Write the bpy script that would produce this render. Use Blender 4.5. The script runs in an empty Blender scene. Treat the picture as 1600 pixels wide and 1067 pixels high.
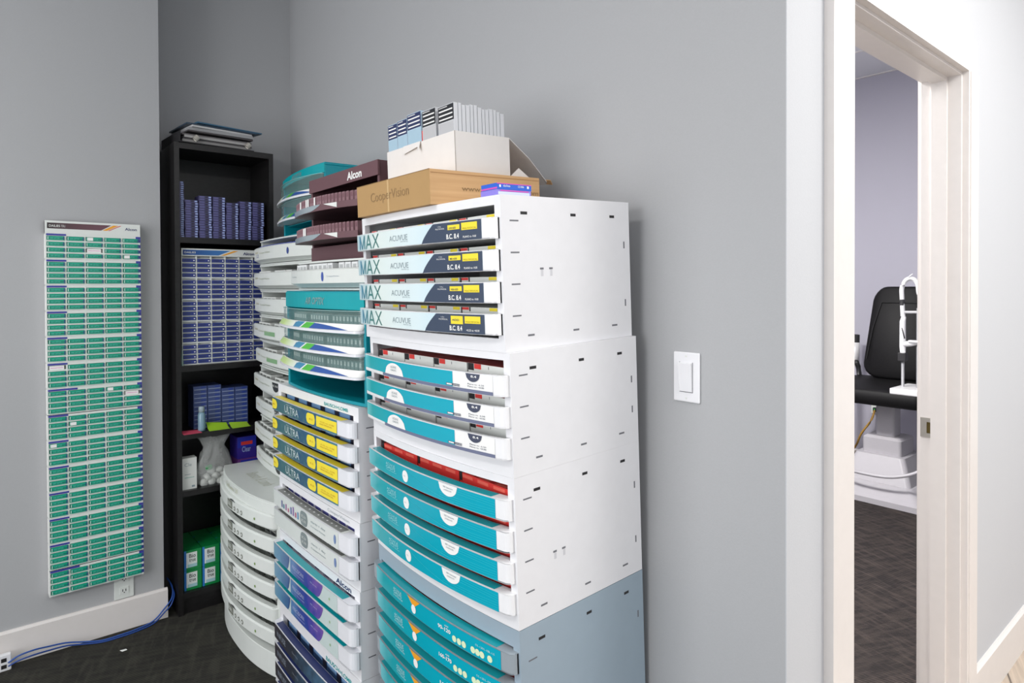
import bpy, math, random
from mathutils import Vector, Matrix
random.seed(7)
S = bpy.context.scene
COL = S.collection
# ---------------------------------------------------------------- camera
cam = bpy.data.cameras.new('camera'); camo = bpy.data.objects.new('camera', cam); COL.objects.link(camo)
yaw, pit, rol = .6951, .0111, -.0043
F = Vector((-math.cos(yaw), math.sin(yaw), 0)); R = Vector((math.sin(yaw), math.cos(yaw), 0)); U = Vector((0, 0, 1))
F2 = F*math.cos(pit)-U*math.sin(pit); U2 = U*math.cos(pit)+F*math.sin(pit)
R3 = R*math.cos(rol)+U2*math.sin(rol); U3 = U2*math.cos(rol)-R*math.sin(rol)
camo.matrix_world = Matrix(((R3.x, U3.x, -F2.x, 0), (R3.y, U3.y, -F2.y, 0), (R3.z, U3.z, -F2.z, 1.4), (0, 0, 0, 1)))
cam.sensor_width = 36; cam.lens = 36*999.6/1600; cam.shift_y = -(533.5-459.1)/1600; cam.clip_start = .05
S.camera = camo
# ---------------------------------------------------------------- world, lights, exposure
w = bpy.data.worlds.new('world'); S.world = w; w.use_nodes = True
w.node_tree.nodes['Background'].inputs[0].default_value = (.93, .96, 1, 1)
w.node_tree.nodes['Background'].inputs[1].default_value = .6
def area(name, loc, size, sy, power, col=(1, .98, .95), rot=(0, 0, 0)):
    l = bpy.data.lights.new(name, 'AREA'); l.shape = 'RECTANGLE'; l.size = size; l.size_y = sy; l.energy = power; l.color = col
    o = bpy.data.objects.new(name, l); COL.objects.link(o); o.location = loc; o.rotation_euler = rot
    return o
area('hall_light', (.85, 2.1, 2.98), 1.2, .6, 44)
area('hall_light', (.9, 4.6, 2.98), 1.2, .6, 40)
area('room_light', (1.35, .65, 2.98), .6, 1.2, 30)
area('room_light', (-1.0, -1.3, 2.98), 1.2, .6, 20)
area('window_light', (-1.0, -2.8, 1.5), 2.6, 1.9, 62, (.985, .99, 1), (math.radians(90), 0, math.radians(2)))  # unseen fill area light, added behind the camera to brighten the room
area('exam_light', (-2.2, 2.3, 2.98), 1.2, .6, 160)
S.view_settings.view_transform = 'Standard'; S.view_settings.look = 'None'; S.view_settings.gamma = 1
S.view_settings.use_curve_mapping = False; S.view_settings.exposure = 0.35
# ---------------------------------------------------------------- materials
def lin(h):
    h = h.lstrip('#'); c = [int(h[i:i+2], 16)/255 for i in (0, 2, 4)]
    return tuple((x/12.92 if x <= .04045 else ((x+.055)/1.055)**2.4) for x in c)+(1,)
MC = {}
def mat(hexc, rough=.5, metal=0, key='', alpha=1, spec=.5, bump=0, bs=200):
    k = (hexc, rough, metal, key, alpha, bump)
    if k in MC: return MC[k]
    m = bpy.data.materials.new((key or 'paint')+'_'+hexc.strip('#')); m.use_nodes = True
    n = m.node_tree.nodes; l = m.node_tree.links; b = n['Principled BSDF']
    b.inputs['Base Color'].default_value = lin(hexc); b.inputs['Roughness'].default_value = rough
    b.inputs['Metallic'].default_value = metal; b.inputs['Alpha'].default_value = alpha
    b.inputs['Specular IOR Level'].default_value = spec
    # faint procedural tone variation so that no surface is perfectly flat
    tc = n.new('ShaderNodeTexCoord'); no = n.new('ShaderNodeTexNoise'); no.inputs['Scale'].default_value = bs if bump else 30
    mx = n.new('ShaderNodeMix'); mx.data_type = 'RGBA'; mx.blend_type = 'MULTIPLY'; mx.inputs[0].default_value = .06
    l.new(tc.outputs['Object'], no.inputs['Vector']); mx.inputs[6].default_value = lin(hexc)
    l.new(no.outputs['Fac'], mx.inputs[7]); l.new(mx.outputs[2], b.inputs['Base Color'])
    if bump:
        bp = n.new('ShaderNodeBump'); bp.inputs['Strength'].default_value = bump; bp.inputs['Distance'].default_value = .002
        l.new(no.outputs['Fac'], bp.inputs['Height']); l.new(bp.outputs[0], b.inputs['Normal'])
    MC[k] = m; return m
def gradient(name, stops, axis=0, rough=.35, scale=0, distort=0):
    """stops over generated coordinate along axis, optionally disturbed by noise"""
    m = bpy.data.materials.new(name); m.use_nodes = True; n = m.node_tree.nodes; l = m.node_tree.links; b = n['Principled BSDF']
    tc = n.new('ShaderNodeTexCoord'); sp = n.new('ShaderNodeSeparateXYZ'); l.new(tc.outputs['Generated'], sp.inputs[0])
    cr = n.new('ShaderNodeValToRGB'); src = sp.outputs[axis]
    if scale:
        no = n.new('ShaderNodeTexNoise'); no.inputs['Scale'].default_value = scale; no.inputs['Detail'].default_value = 4
        l.new(tc.outputs['Object'], no.inputs['Vector'])
        ad = n.new('ShaderNodeMath'); ad.operation = 'MULTIPLY_ADD'; l.new(no.outputs['Fac'], ad.inputs[0]); ad.inputs[1].default_value = distort
        l.new(src, ad.inputs[2]); s2 = n.new('ShaderNodeMath'); s2.operation = 'SUBTRACT'; l.new(ad.outputs[0], s2.inputs[0]); s2.inputs[1].default_value = distort*.5; src = s2.outputs[0]
    l.new(src, cr.inputs[0]); e = cr.color_ramp.elements
    e[0].position = stops[0][0]; e[0].color = lin(stops[0][1]); e[1].position = stops[-1][0]; e[1].color = lin(stops[-1][1])
    for p, c in stops[1:-1]:
        x = e.new(p); x.color = lin(c)
    l.new(cr.outputs[0], b.inputs['Base Color']); b.inputs['Roughness'].default_value = rough
    return m
def carpet(name, c1, c2, c3, ang, fine=330):
    m = bpy.data.materials.new(name); m.use_nodes = True; n = m.node_tree.nodes; l = m.node_tree.links; b = n['Principled BSDF']
    tc = n.new('ShaderNodeTexCoord'); mp = n.new('ShaderNodeMapping'); mp.inputs['Rotation'].default_value = (0, 0, ang)
    l.new(tc.outputs['Object'], mp.inputs['Vector'])
    wv = n.new('ShaderNodeTexWave'); wv.inputs['Scale'].default_value = fine/6.28; wv.inputs['Distortion'].default_value = .6; l.new(mp.outputs[0], wv.inputs['Vector'])
    m2 = n.new('ShaderNodeMapping'); m2.inputs['Scale'].default_value = (26, 5, 1); l.new(mp.outputs[0], m2.inputs['Vector'])
    n1 = n.new('ShaderNodeTexNoise'); n1.inputs['Scale'].default_value = 1.6; n1.inputs['Detail'].default_value = 3; l.new(m2.outputs[0], n1.inputs['Vector'])
    m3 = n.new('ShaderNodeMapping'); m3.inputs['Scale'].default_value = (4, 22, 1); l.new(mp.outputs[0], m3.inputs['Vector'])
    n2 = n.new('ShaderNodeTexNoise'); n2.inputs['Scale'].default_value = 1.6; n2.inputs['Detail'].default_value = 3; l.new(m3.outputs[0], n2.inputs['Vector'])
    mx = n.new('ShaderNodeMix'); mx.data_type = 'RGBA'; r1 = n.new('ShaderNodeMapRange'); r1.inputs[1].default_value = .4; r1.inputs[2].default_value = .6
    l.new(n1.outputs['Fac'], r1.inputs[0]); l.new(r1.outputs[0], mx.inputs[0]); mx.inputs[6].default_value = lin(c1); mx.inputs[7].default_value = lin(c2)
    my = n.new('ShaderNodeMix'); my.data_type = 'RGBA'; r2 = n.new('ShaderNodeMapRange'); r2.inputs[1].default_value = .5; r2.inputs[2].default_value = .66; r2.inputs[4].default_value = .6
    l.new(n2.outputs['Fac'], r2.inputs[0]); l.new(r2.outputs[0], my.inputs[0]); l.new(mx.outputs[2], my.inputs[6]); my.inputs[7].default_value = lin(c3)
    mz = n.new('ShaderNodeMix'); mz.data_type = 'RGBA'; mz.blend_type = 'MULTIPLY'; mz.inputs[0].default_value = .6
    l.new(my.outputs[2], mz.inputs[6]); l.new(wv.outputs['Color'], mz.inputs[7]); l.new(mz.outputs[2], b.inputs['Base Color'])
    bp = n.new('ShaderNodeBump'); bp.inputs['Strength'].default_value = .5; bp.inputs['Distance'].default_value = .003
    l.new(wv.outputs['Fac'], bp.inputs['Height']); l.new(bp.outputs[0], b.inputs['Normal'])
    b.inputs['Roughness'].default_value = .95; b.inputs['Specular IOR Level'].default_value = .1
    return m
def planks(name):
    m = bpy.data.materials.new(name); m.use_nodes = True; n = m.node_tree.nodes; l = m.node_tree.links; b = n['Principled BSDF']
    tc = n.new('ShaderNodeTexCoord'); mp = n.new('ShaderNodeMapping'); mp.inputs['Rotation'].default_value = (0, 0, 1.2); l.new(tc.outputs['Object'], mp.inputs['Vector'])
    br = n.new('ShaderNodeTexBrick'); br.inputs['Scale'].default_value = 1; br.inputs['Brick Width'].default_value = 1.2; br.inputs['Row Height'].default_value = .15
    br.inputs['Mortar Size'].default_value = .003; br.inputs['Color1'].default_value = lin('#bdae9d'); br.inputs['Color2'].default_value = lin('#a5968a'); br.inputs['Mortar'].default_value = lin('#6d6259')
    l.new(mp.outputs[0], br.inputs['Vector'])
    m2 = n.new('ShaderNodeMapping'); m2.inputs['Scale'].default_value = (3, 45, 1); l.new(mp.outputs[0], m2.inputs['Vector'])
    no = n.new('ShaderNodeTexNoise'); no.inputs['Scale'].default_value = 1.5; no.inputs['Detail'].default_value = 6; l.new(m2.outputs[0], no.inputs['Vector'])
    mx = n.new('ShaderNodeMix'); mx.data_type = 'RGBA'; mx.blend_type = 'OVERLAY'; mx.inputs[0].default_value = .5; l.new(br.outputs[0], mx.inputs[6]); l.new(no.outputs['Fac'], mx.inputs[7])
    l.new(mx.outputs[2], b.inputs['Base Color']); b.inputs['Roughness'].default_value = .4
    return m
def grain(name, c1, c2, sc=(60, 60, 4), rough=.45):
    m = bpy.data.materials.new(name); m.use_nodes = True; n = m.node_tree.nodes; l = m.node_tree.links; b = n['Principled BSDF']
    tc = n.new('ShaderNodeTexCoord'); m2 = n.new('ShaderNodeMapping'); m2.inputs['Scale'].default_value = sc; l.new(tc.outputs['Object'], m2.inputs['Vector'])
    no = n.new('ShaderNodeTexNoise'); no.inputs['Scale'].default_value = 1; no.inputs['Detail'].default_value = 4; l.new(m2.outputs[0], no.inputs['Vector'])
    cr = n.new('ShaderNodeValToRGB'); cr.color_ramp.elements[0].color = lin(c1); cr.color_ramp.elements[1].color = lin(c2)
    cr.color_ramp.elements[0].position = .3; cr.color_ramp.elements[1].position = .7
    l.new(no.outputs['Fac'], cr.inputs[0]); l.new(cr.outputs[0], b.inputs['Base Color']); b.inputs['Roughness'].default_value = rough
    return m
WALL = mat('#aeafb1', .75, key='wall_paint', bump=.08, bs=260, spec=.3)
LAV = mat('#acaab6', .75, key='lavender_paint', bump=.08, bs=260, spec=.3)
DOORW = mat('#c4c6ca', .7, key='pale_wall', bump=.08, bs=260, spec=.3)  # paler tone for the doorway wall and the end of the back wall
TRIM = mat('#e0dbd8', .35, key='trim_paint')
CEIL = mat('#dedee2', .9, key='ceiling_tile', bump=.3, bs=400)
CARPET = carpet('charcoal_carpet', '#474640', '#3c3b38', '#54524b', .35)
CARPET2 = carpet('brown_ribbed_carpet', '#423c3a', '#343030', '#554c49', .35, 260)
WOOD = planks('pale_wood_planks')
BLK = grain('black_brown_wood', '#0f0e0f', '#1b191a', (8, 40, 90), .4)
WP = mat('#e9e9ec', .3, key='white_plastic'); WP2 = mat('#dfe3df', .32, key='warm_white_plastic'); GP = mat('#9aabb8', .4, key='grey_plastic')
CAP = mat('#f0f0f2', .25, key='cap_plastic'); GCAP = mat('#9aa3aa', .3, key='grey_cap'); DK = mat('#1c1b1e', .6, key='dark'); SLOT = mat('#6f7076', .7, key='slot')
TEAL = mat('#00a0a8', .3, key='teal'); TEAL2 = mat('#00909f', .35, key='teal_plastic'); TLIP = mat('#1aa5b0', .25, key='teal_lip')
TFAS = gradient('teal_print', [(0, '#67c3cc'), (.1, '#12a3ac'), (.5, '#00a3b8'), (1, '#0aa6bd')], 0, .25, 6, .1)
RED = mat('#d93a35', .5, key='red_print'); RED2 = mat('#e96a5a', .5, key='red_light'); YEL = mat('#f2dd35', .4, key='yellow'); NAVY = mat('#39465c', .35, key='navy')
NAVY2 = mat('#2a3568', .4, key='deep_navy'); WHT = mat('#f2f2f0', .5, key='white_print'); OFF = mat('#dfe2de', .45, key='card'); GTX = mat('#8b9aa0', .5, key='grey_ink')
MAXF = gradient('mint_print', [(0, '#b5cfd6'), (.25, '#dfeae6'), (.6, '#d5e6ea'), (1, '#a9cfe4')], 0, .25)
MAXT = gradient('max_ink', [(0, '#4a86a5'), (.45, '#46807f'), (1, '#3f746e')], 0, .3)
SLATE = mat('#6f7590', .4, key='slate'); BADGE = mat('#454b60', .4, key='badge'); ORG = mat('#f0a52c', .4, key='orange')
ULT = gradient('blue_teal_pattern', [(0, '#2f5f70'), (.35, '#456a6e'), (.6, '#234a70'), (1, '#3b7a90')], 0, .3, 60, .9)
ALC = gradient('blue_violet_print', [(0, '#5a86b4'), (.3, '#3a4f96'), (.55, '#2b3f97'), (1, '#7a5aa8')], 0, .3, 25, .8)
ALC2 = gradient('sea_blue_print', [(0, '#7aa3b8'), (.5, '#5a8cae'), (1, '#2e4a86')], 0, .3, 25, .6)
DRK = gradient('night_print', [(0, '#3a3438'), (.4, '#2d3440'), (1, '#4f7796')], 0, .3, 40, .6)
LITE = mat('#c9d8d6', .3, key='pale_print')
MAR = mat('#6a4a50', .5, key='maroon'); MAR2 = mat('#4a3036', .5, key='dark_maroon'); MARB = mat('#8a6a70', .5, key='maroon_card'); SIL = mat('#a9b6bd', .25, .3, key='silver_label')
CARD = grain('kraft_card', '#c49a6a', '#d3ab7c', (3, 3, 90), .8)
CARDF = mat('#b18e5e', .8, key='kraft_front'); CTX = mat('#94764f', .8, key='kraft_ink')
WCARD = mat('#e3dfdb', .7, key='white_card'); LPK = mat('#b9babd', .6, key='pack_grey')
GRN = mat('#08a183', .45, key='green_print'); GRN2 = mat('#0c7d68', .45, key='green_dark'); PUR = mat('#3b3f9a', .4, key='violet_blue'); BLU = mat('#2f3d83', .4, key='box_blue')
BL2 = mat('#9fb0e0', .5, key='pale_blue'); BR = mat('#2a63d0', .35, key='bright_blue'); PNK = mat('#d84fb0', .5, key='magenta')
CLR = mat('#8fb0ac', .08, key='clear_plastic', alpha=.22)
METAL = mat('#b5b0a8', .35, .9, key='satin_metal'); LEATH = mat('#0d0c0e', .6, key='black_leather', spec=.25, bump=.25, bs=120); MACH = mat('#a9a6ab', .4, key='machine_white')
# ---------------------------------------------------------------- mesh helpers
TXT = {}
def tri_text(s, bold):
    if (s, bold) in TXT: return TXT[(s, bold)]
    c = bpy.data.curves.new('t', 'FONT'); c.body = s; c.size = 1; c.offset = bold; c.resolution_u = 3
    o = bpy.data.objects.new('t', c); COL.objects.link(o); bpy.context.view_layer.update()
    me = bpy.data.meshes.new_from_object(o.evaluated_get(bpy.context.evaluated_depsgraph_get()))
    v = [tuple(p.co) for p in me.vertices]; f = [tuple(p.vertices) for p in me.polygons]
    bpy.data.objects.remove(o); bpy.data.curves.remove(c); bpy.data.meshes.remove(me)
    xs = [p[0] for p in v]; ys = [p[1] for p in v]; x0, x1, y0, y1 = min(xs), max(xs), min(ys), max(ys)
    v = [((p[0]-x0)/(x1-x0), (p[1]-y0)/(y1-y0)) for p in v]
    TXT[(s, bold)] = (v, f); return v, f
class MB:
    def __init__(s): s.v = []; s.f = []; s.mi = []; s.mats = []
    def m(s, m):
        if m not in s.mats: s.mats.append(m)
        return s.mats.index(m)
    def face(s, idx, m): s.f.append(tuple(idx)); s.mi.append(s.m(m))
    def poly(s, pts, m):
        b = len(s.v); s.v += [tuple(p) for p in pts]; s.face(range(b, b+len(pts)), m)
    def box(s, x0, x1, y0, y1, z0, z1, m, fr=None):
        b = len(s.v); s.v += [(x, y, z) for z in (z0, z1) for y in (y0, y1) for x in (x0, x1)]
        for q in ((0, 2, 3, 1), (4, 5, 7, 6), (0, 1, 5, 4), (2, 6, 7, 3), (0, 4, 6, 2), (1, 3, 7, 5)):
            s.face([b+i for i in q], fr if fr and q == (0, 1, 5, 4) else m)
        return s
    def bev(s, x0, x1, y0, y1, z0, z1, m, r=.01, n=4):
        """box with rounded vertical edges"""
        P = []
        for cx, cy, a in ((x1-r, y1-r, 0), (x0+r, y1-r, 90), (x0+r, y0+r, 180), (x1-r, y0+r, 270)):
            for k in range(n+1):
                t = math.radians(a+90*k/n); P.append((cx+r*math.cos(t), cy+r*math.sin(t)))
        s.loft([P, P], [z0, z1], m); return s
    def loft(s, rings, zs, m, cap=True):
        """closed rings of (x,y) at heights zs"""
        b = len(s.v); n = len(rings[0])
        for r, z in zip(rings, zs): s.v += [(p[0], p[1], z) for p in r]
        for k in range(len(rings)-1):
            for i in range(n):
                j = (i+1) % n; s.face((b+k*n+i, b+k*n+j, b+(k+1)*n+j, b+(k+1)*n+i), m)
        if cap: s.face([b+n-1-i for i in range(n)], m); s.face([b+(len(rings)-1)*n+i for i in range(n)], m)
        return s
    def pr(s, Fp, Bp, z0, z1, m):
        """prism between a front and a back polyline of equal length (plan view)"""
        b = len(s.v); n = len(Fp)
        for z in (z0, z1): s.v += [(p[0], p[1], z) for p in Fp]+[(p[0], p[1], z) for p in Bp]
        t = b+2*n
        for i in range(n-1):
            s.face((b+i, b+n+i, b+n+i+1, b+i+1), m); s.face((t+i, t+i+1, t+n+i+1, t+n+i), m)
            s.face((b+i, b+i+1, t+i+1, t+i), m); s.face((b+n+i+1, b+n+i, t+n+i, t+n+i+1), m)
        s.face((b, t, t+n, b+n), m); s.face((b+n-1, b+2*n-1, t+2*n-1, t+n-1), m); return s
    def vs(s, x0, x1, lo, hi, Y, e, m, n=None):
        """printed patch on an upright bowed face; lo/hi are numbers or functions of x"""
        n = n or max(1, int(abs(x1-x0)/.02)); b = len(s.v)
        L = lo if callable(lo) else (lambda x: lo); H = hi if callable(hi) else (lambda x: hi)
        for i in range(n+1):
            x = x0+(x1-x0)*i/n; y = Y(x)-e; s.v += [(x, y, L(x)), (x, y, H(x))]
        for i in range(n): s.face((b+2*i, b+2*i+2, b+2*i+3, b+2*i+1), m)
        return s
    def disc(s, cx, cz, rx, rz, Y, e, m, half=0):
        f = lambda x: rz*math.sqrt(max(0, 1-((x-cx)/rx)**2))
        return s.vs(cx-rx, cx+rx, (lambda x: cz) if half > 0 else (lambda x: cz-f(x)), (lambda x: cz) if half < 0 else (lambda x: cz+f(x)), Y, e, m, 14)
    def hs(s, x0, x1, Y, d0, d1, z, m):
        n = max(1, int(abs(x1-x0)/.02)); b = len(s.v)
        for i in range(n+1):
            x = x0+(x1-x0)*i/n; s.v += [(x, Y(x)+d0, z), (x, Y(x)+d1, z)]
        for i in range(n): s.face((b+2*i, b+2*i+2, b+2*i+3, b+2*i+1), m)
        return s
    def text(s, t, x0, z0, w, h, Y, e, m, bold=0, fn=None, slant=0):
        v, f = tri_text(t, bold); b = len(s.v)
        for u, q in v:
            x = x0+u*w+q*slant*h; z = z0+q*h
            s.v.append(fn(x, z, e) if fn else (x, Y(x)-e, z))
        for q in f: s.face([b+i for i in q], m)
        return s
    def tube(s, pts, r, m, n=8, cap=True):
        pts = [Vector(p) for p in pts]; b = len(s.v); up = Vector((.13, .21, 1)).normalized()
        for i, p in enumerate(pts):
            d = (pts[min(i+1, len(pts)-1)]-pts[max(i-1, 0)]).normalized()
            if abs(d.dot(up)) > .95: a = d.cross(Vector((1, .1, 0))).normalized()
            else: a = d.cross(up).normalized()
            c = d.cross(a); rr = r[i] if isinstance(r, (list, tuple)) else r
            for k in range(n):
                t = 2*math.pi*k/n; s.v.append(tuple(p+a*rr*math.cos(t)+c*rr*math.sin(t)))
        for i in range(len(pts)-1):
            for k in range(n):
                j = (k+1) % n; s.face((b+i*n+k, b+i*n+j, b+(i+1)*n+j, b+(i+1)*n+k), m)
        if cap: s.face([b+k for k in range(n)], m); s.face([b+(len(pts)-1)*n+k for k in range(n)], m)
        return s
    def obj(s, name, parent=None, smooth=False, bevel=0):
        if not s.f: return None
        me = bpy.data.meshes.new(name); me.from_pydata(s.v, [], s.f)
        for m in s.mats: me.materials.append(m)
        me.polygons.foreach_set('material_index', s.mi)
        if smooth: me.polygons.foreach_set('use_smooth', [True]*len(s.f))
        me.update(); o = bpy.data.objects.new(name, me); COL.objects.link(o)
        if parent: o.parent = parent
        if bevel:
            b = o.modifiers.new('bevel', 'BEVEL'); b.width = bevel; b.segments = 2; b.limit_method = 'ANGLE'
        return o
def tag(o, label, cat, group=None):
    o['label'] = label; o['category'] = cat
    if group: o['group'] = group
    return o
def thing(name, label, cat, loc=(0, 0, 0), rot=(0, 0, 0), group=None):
    o = bpy.data.objects.new(name, None); COL.objects.link(o); o.empty_display_size = .05
    o.location = loc; o.rotation_euler = rot; return tag(o, label, cat, group)
def struct(mb, name):
    o = mb.obj(name); o['kind'] = 'structure'; return o
def copy_tree(o, parent=None):
    c = o.copy(); COL.objects.link(c)
    if parent: c.parent = parent
    for ch in list(o.children): copy_tree(ch, c)
    return c
ORD = ['first', 'second', 'third', 'fourth', 'fifth', 'sixth', 'seventh', 'eighth', 'ninth', 'tenth', 'eleventh', 'twelfth', 'thirteenth', 'fourteenth', 'fifteenth', 'sixteenth', 'seventeenth', 'eighteenth', 'nineteenth', 'twentieth'] + ['twenty-'+k for k in ('first', 'second', 'third', 'fourth', 'fifth', 'sixth', 'seventh', 'eighth', 'ninth')]
# ================================================================ THE SETTING
YG, XD, XL, XR, YL = 1.2437, -.632, -3.036, -3.2686, .594
HC = 3.03
struct(MB().box(-3.45, 2.6, -3, YG+.06, -.05, 0, CARPET), 'floor')
struct(MB().box(-.70, 2.6, YG+.06, 6.4, -.05, 0, WOOD), 'floor')
struct(MB().box(-4.2, -.70, YG+.06, 6.4, -.05, 0, CARPET2), 'floor')
struct(MB().box(-3.45, 2.6, -3, YG+.06, HC, HC+.06, CEIL), 'ceiling')
struct(MB().box(-.70, 2.6, YG+.06, 6.4, HC, HC+.06, CEIL), 'ceiling')
cb = MB(); cb.box(-4.2, -.70, YG+.06, 6.4, HC, HC+.06, CEIL)
for k in range(6): cb.box(-4.2, -.76, 5.35-.02-.61*k, 5.35-.61*k, HC-.006, HC, TRIM)
for k in range(3): cb.box(-3.9+1.22*k, -3.88+1.22*k, 1.4, 5.35, HC-.006, HC, TRIM)
struct(cb, 'ceiling')
struct(MB().box(-3.4, XL, -3, YL, 0, HC, WALL), 'wall_left')
struct(MB().box(-3.4, XR, YL, YG, 0, HC, WALL), 'wall_alcove')
struct(MB().box(-3.4, XD-.002, YG, YG+.12, 0, HC, WALL), 'wall_back')
wr = MB(); wr.box(XD-.002, XD, YG, YG+.12, 0, HC, DOORW); wr.box(XD-.108, XD, YG+.12, 1.512, 0, HC, DOORW); wr.box(XD-.108, XD, 2.36, 6.4, 0, HC, DOORW); wr.box(XD-.108, XD, 1.512, 2.36, 2.068, HC, DOORW)
struct(wr, 'wall_right')
struct(MB().box(-4.2, XD-.12, 5.35, 5.45, 0, HC, LAV), 'wall_exam_back')
struct(MB().box(-3.6, -3.5, YG+.12, 5.35, 0, HC, LAV), 'wall_exam_left')
# door casing, jambs, stops
t = MB()
t.box(XD, XD+.017, 1.408, 1.522, 0, 2.06, TRIM); t.box(XD+.017, XD+.021, 1.408, 1.425, 0, 2.06, TRIM)
struct(t, 'trim_1')
t = MB(); t.box(XD, XD+.017, 2.350, 2.440, 0, 2.06, TRIM); t.box(XD+.017, XD+.020, 2.362, 2.440, 0, 2.06, TRIM)
struct(t, 'trim_2')
t = MB(); t.box(XD, XD+.017, 1.408, 2.440, 2.06, 2.155, TRIM); struct(t, 'trim_3')
t = MB(); t.box(XD-.110, XD, 2.338, 2.36, 0, 2.05, TRIM); t.box(XD-.078, XD-.036, 2.327, 2.338, 0, 2.05, TRIM)
t.box(XD-.110, XD, 1.512, 1.532, 0, 2.05, TRIM); t.box(XD-.078, XD-.036, 1.532, 1.543, 0, 2.05, TRIM)
t.box(XD-.110, XD, 1.512, 2.36, 2.05, 2.068, TRIM); t.box(XD-.078, XD-.036, 1.543, 2.327, 2.038, 2.05, TRIM)
t.box(XD-.122, XD-.110, 2.347, 2.43, 0, 2.06, TRIM)
struct(t, 'door_1')
def skirting(name, pts, h=.125, th=.014, side=1):
    """baseboard with a chamfered top along X or Y; pts = ((x0,y0),(x1,y1)) on the wall face, side = outward normal"""
    (a, b), (c, d) = pts; m = MB(); nx, ny = side
    prof = [(0, 0), (th, 0), (th, h-.008), (th*.45, h), (0, h)]
    m.v = [(a+nx*p, b+ny*p, z) for p, z in prof]+[(c+nx*p, d+ny*p, z) for p, z in prof]
    for i in range(5): m.face((i, (i+1) % 5, 5+(i+1) % 5, 5+i), TRIM)
    m.face(range(5), TRIM); m.face(range(5, 10), TRIM); return struct(m, name)
skirting('baseboard_left', ((XL, -3), (XL, YL+.012)), side=(1, 0))
skirting('baseboard_right', ((XD, 2.44), (XD, 6.3)), h=.15, side=(1, 0))
skirting('baseboard_back', ((-.955, YG), (XD, YG)), side=(0, -1))
skirting('baseboard_corner', ((XD, YG-.014), (XD, 1.408)), h=.125, side=(1, 0))
skirting('baseboard_exam', ((-3.5, 5.35), (-.76, 5.35)), h=.1, side=(0, -1))
# strike plate
o = thing('strike_plate', 'brushed metal strike plate screwed to the far door jamb', 'strike plate', (XD-.085, 2.338, .942))
m = MB(); m.box(-.024, .028, -.003, 0, -.031, -.018, METAL); m.box(-.024, .028, -.003, 0, .018, .031, METAL); m.box(-.024, -.006, -.003, 0, -.018, .018, METAL); m.box(.014, .028, -.003, 0, -.018, .018, METAL); m.obj('plate', o)
m = MB(); m.box(-.006, .014, -.001, 0, -.018, .018, mat('#5c4d1e', .5, .4, key='brass_dark')); m.obj('latch_hole', o)
for z in (-.0245, .0245):
    m = MB(); m.tube([(.004, -.0045, z), (.004, -.003, z)], .004, METAL); m.obj('screw', o)
# light switch
o = thing('light_switch', 'white rocker light switch on the grey wall', 'light switch', (-.8653, YG, 1.1921))
m = MB(); m.box(-.035, .035, -.006, 0, -.057, .057, WP); m.obj('wall_plate', o, bevel=.003)
m = MB(); m.v = [(-.0165, -.0062, -.033), (.0165, -.0062, -.033), (.0165, -.0062, .033), (-.0165, -.0062, .033), (-.0165, -.0085, -.033), (.0165, -.0085, -.033), (.0165, -.013, .033), (-.0165, -.013, .033)]
for q in ((0, 1, 2, 3), (4, 5, 6, 7), (0, 1, 5, 4), (2, 3, 7, 6), (0, 3, 7, 4), (1, 2, 6, 5)): m.face(q, WP)
m.obj('rocker', o, bevel=.0012)
m = MB(); m.box(-.018, .018, -.0067, -.006, -.0345, -.033, SLOT); m.box(.0165, .018, -.0067, -.006, -.033, .0345, SLOT); m.box(-.018, -.0165, -.0067, -.006, -.033, .0345, SLOT); m.obj('rocker_gap', o)
for z in (-.048, .048):
    m = MB(); m.tube([(0, -.007, z), (0, -.006, z)], .0025, OFF); m.obj('screw', o)
# outlet under the rack
def outlet(loc, rot, label):
    o = thing('wall_outlet', label, 'outlet', loc, rot)
    m = MB(); m.box(-.035, .035, -.005, 0, -.057, .057, WP2); m.obj('wall_plate', o, bevel=.002)
    for z in (-.024, .024):
        m = MB(); m.box(-.016, .016, -.0075, -.005, z-.014, z+.014, WP2)
        m.box(-.007, -.004, -.0078, -.0075, z-.004, z+.006, DK); m.box(.004, .007, -.0078, -.0075, z-.004, z+.006, DK); m.box(-.002, .002, -.0078, -.0075, z-.010, z-.006, DK); m.obj('socket', o)
    return o
outlet((XL, .447, .185), (0, 0, math.pi/2), 'white wall outlet just above the baseboard under the green box rack')
outlet((-2.0, 5.35, .46), (0, 0, 0), 'white wall outlet with glowing green plug behind the exam chair')
# ================================================================ LENS BOXES
def ordinal_box(name, mb, label, cat, loc, rot=(0, 0, 0), group=None, proto=None):
    if proto is None: o = mb.obj(name)
    else: o = proto.copy(); COL.objects.link(o)
    o.location = loc; o.rotation_euler = rot; return tag(o, label, cat, group)
# ---- wall rack with 14 blocks x 4 rows x 5 columns of green boxes
RY0, RY1, RZ0, RZ1 = .196, .512, .222, 1.660
rack = thing('wall_rack', 'tall narrow white wall rack packed with rows of small green lens boxes', 'display rack', (XL, RY0, RZ0))
W = RY1-RY0
m = MB(); m.box(0, .02, 0, W, 0, RZ1-RZ0, OFF); m.obj('back_panel', rack)
HH = .048; BH = (RZ1-RZ0-HH)/14; CP = (W-.004)/5
m = MB()
for c in range(6): m.box(.02, .0396, max(0, c*CP-.002), min(W, c*CP+.004), 0, RZ1-RZ0-HH, WP2)
for b in range(15): m.box(.02, .0392, .004, W, max(0, b*BH-.0100), b*BH, WP2) if b else m.box(.02, .0392, .004, W, 0, .001, WP2)
for b in range(14):
    for r in range(4): m.box(.02, .0392, .004, W, (b+1)*BH-.0105-.0222*r-.0222+.0004, (b+1)*BH-.0105-.0222*r-.0154, WP2)
m.obj('divider_grid', rack)
YX = lambda y, z, e: (.041+e, y, z)
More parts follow.
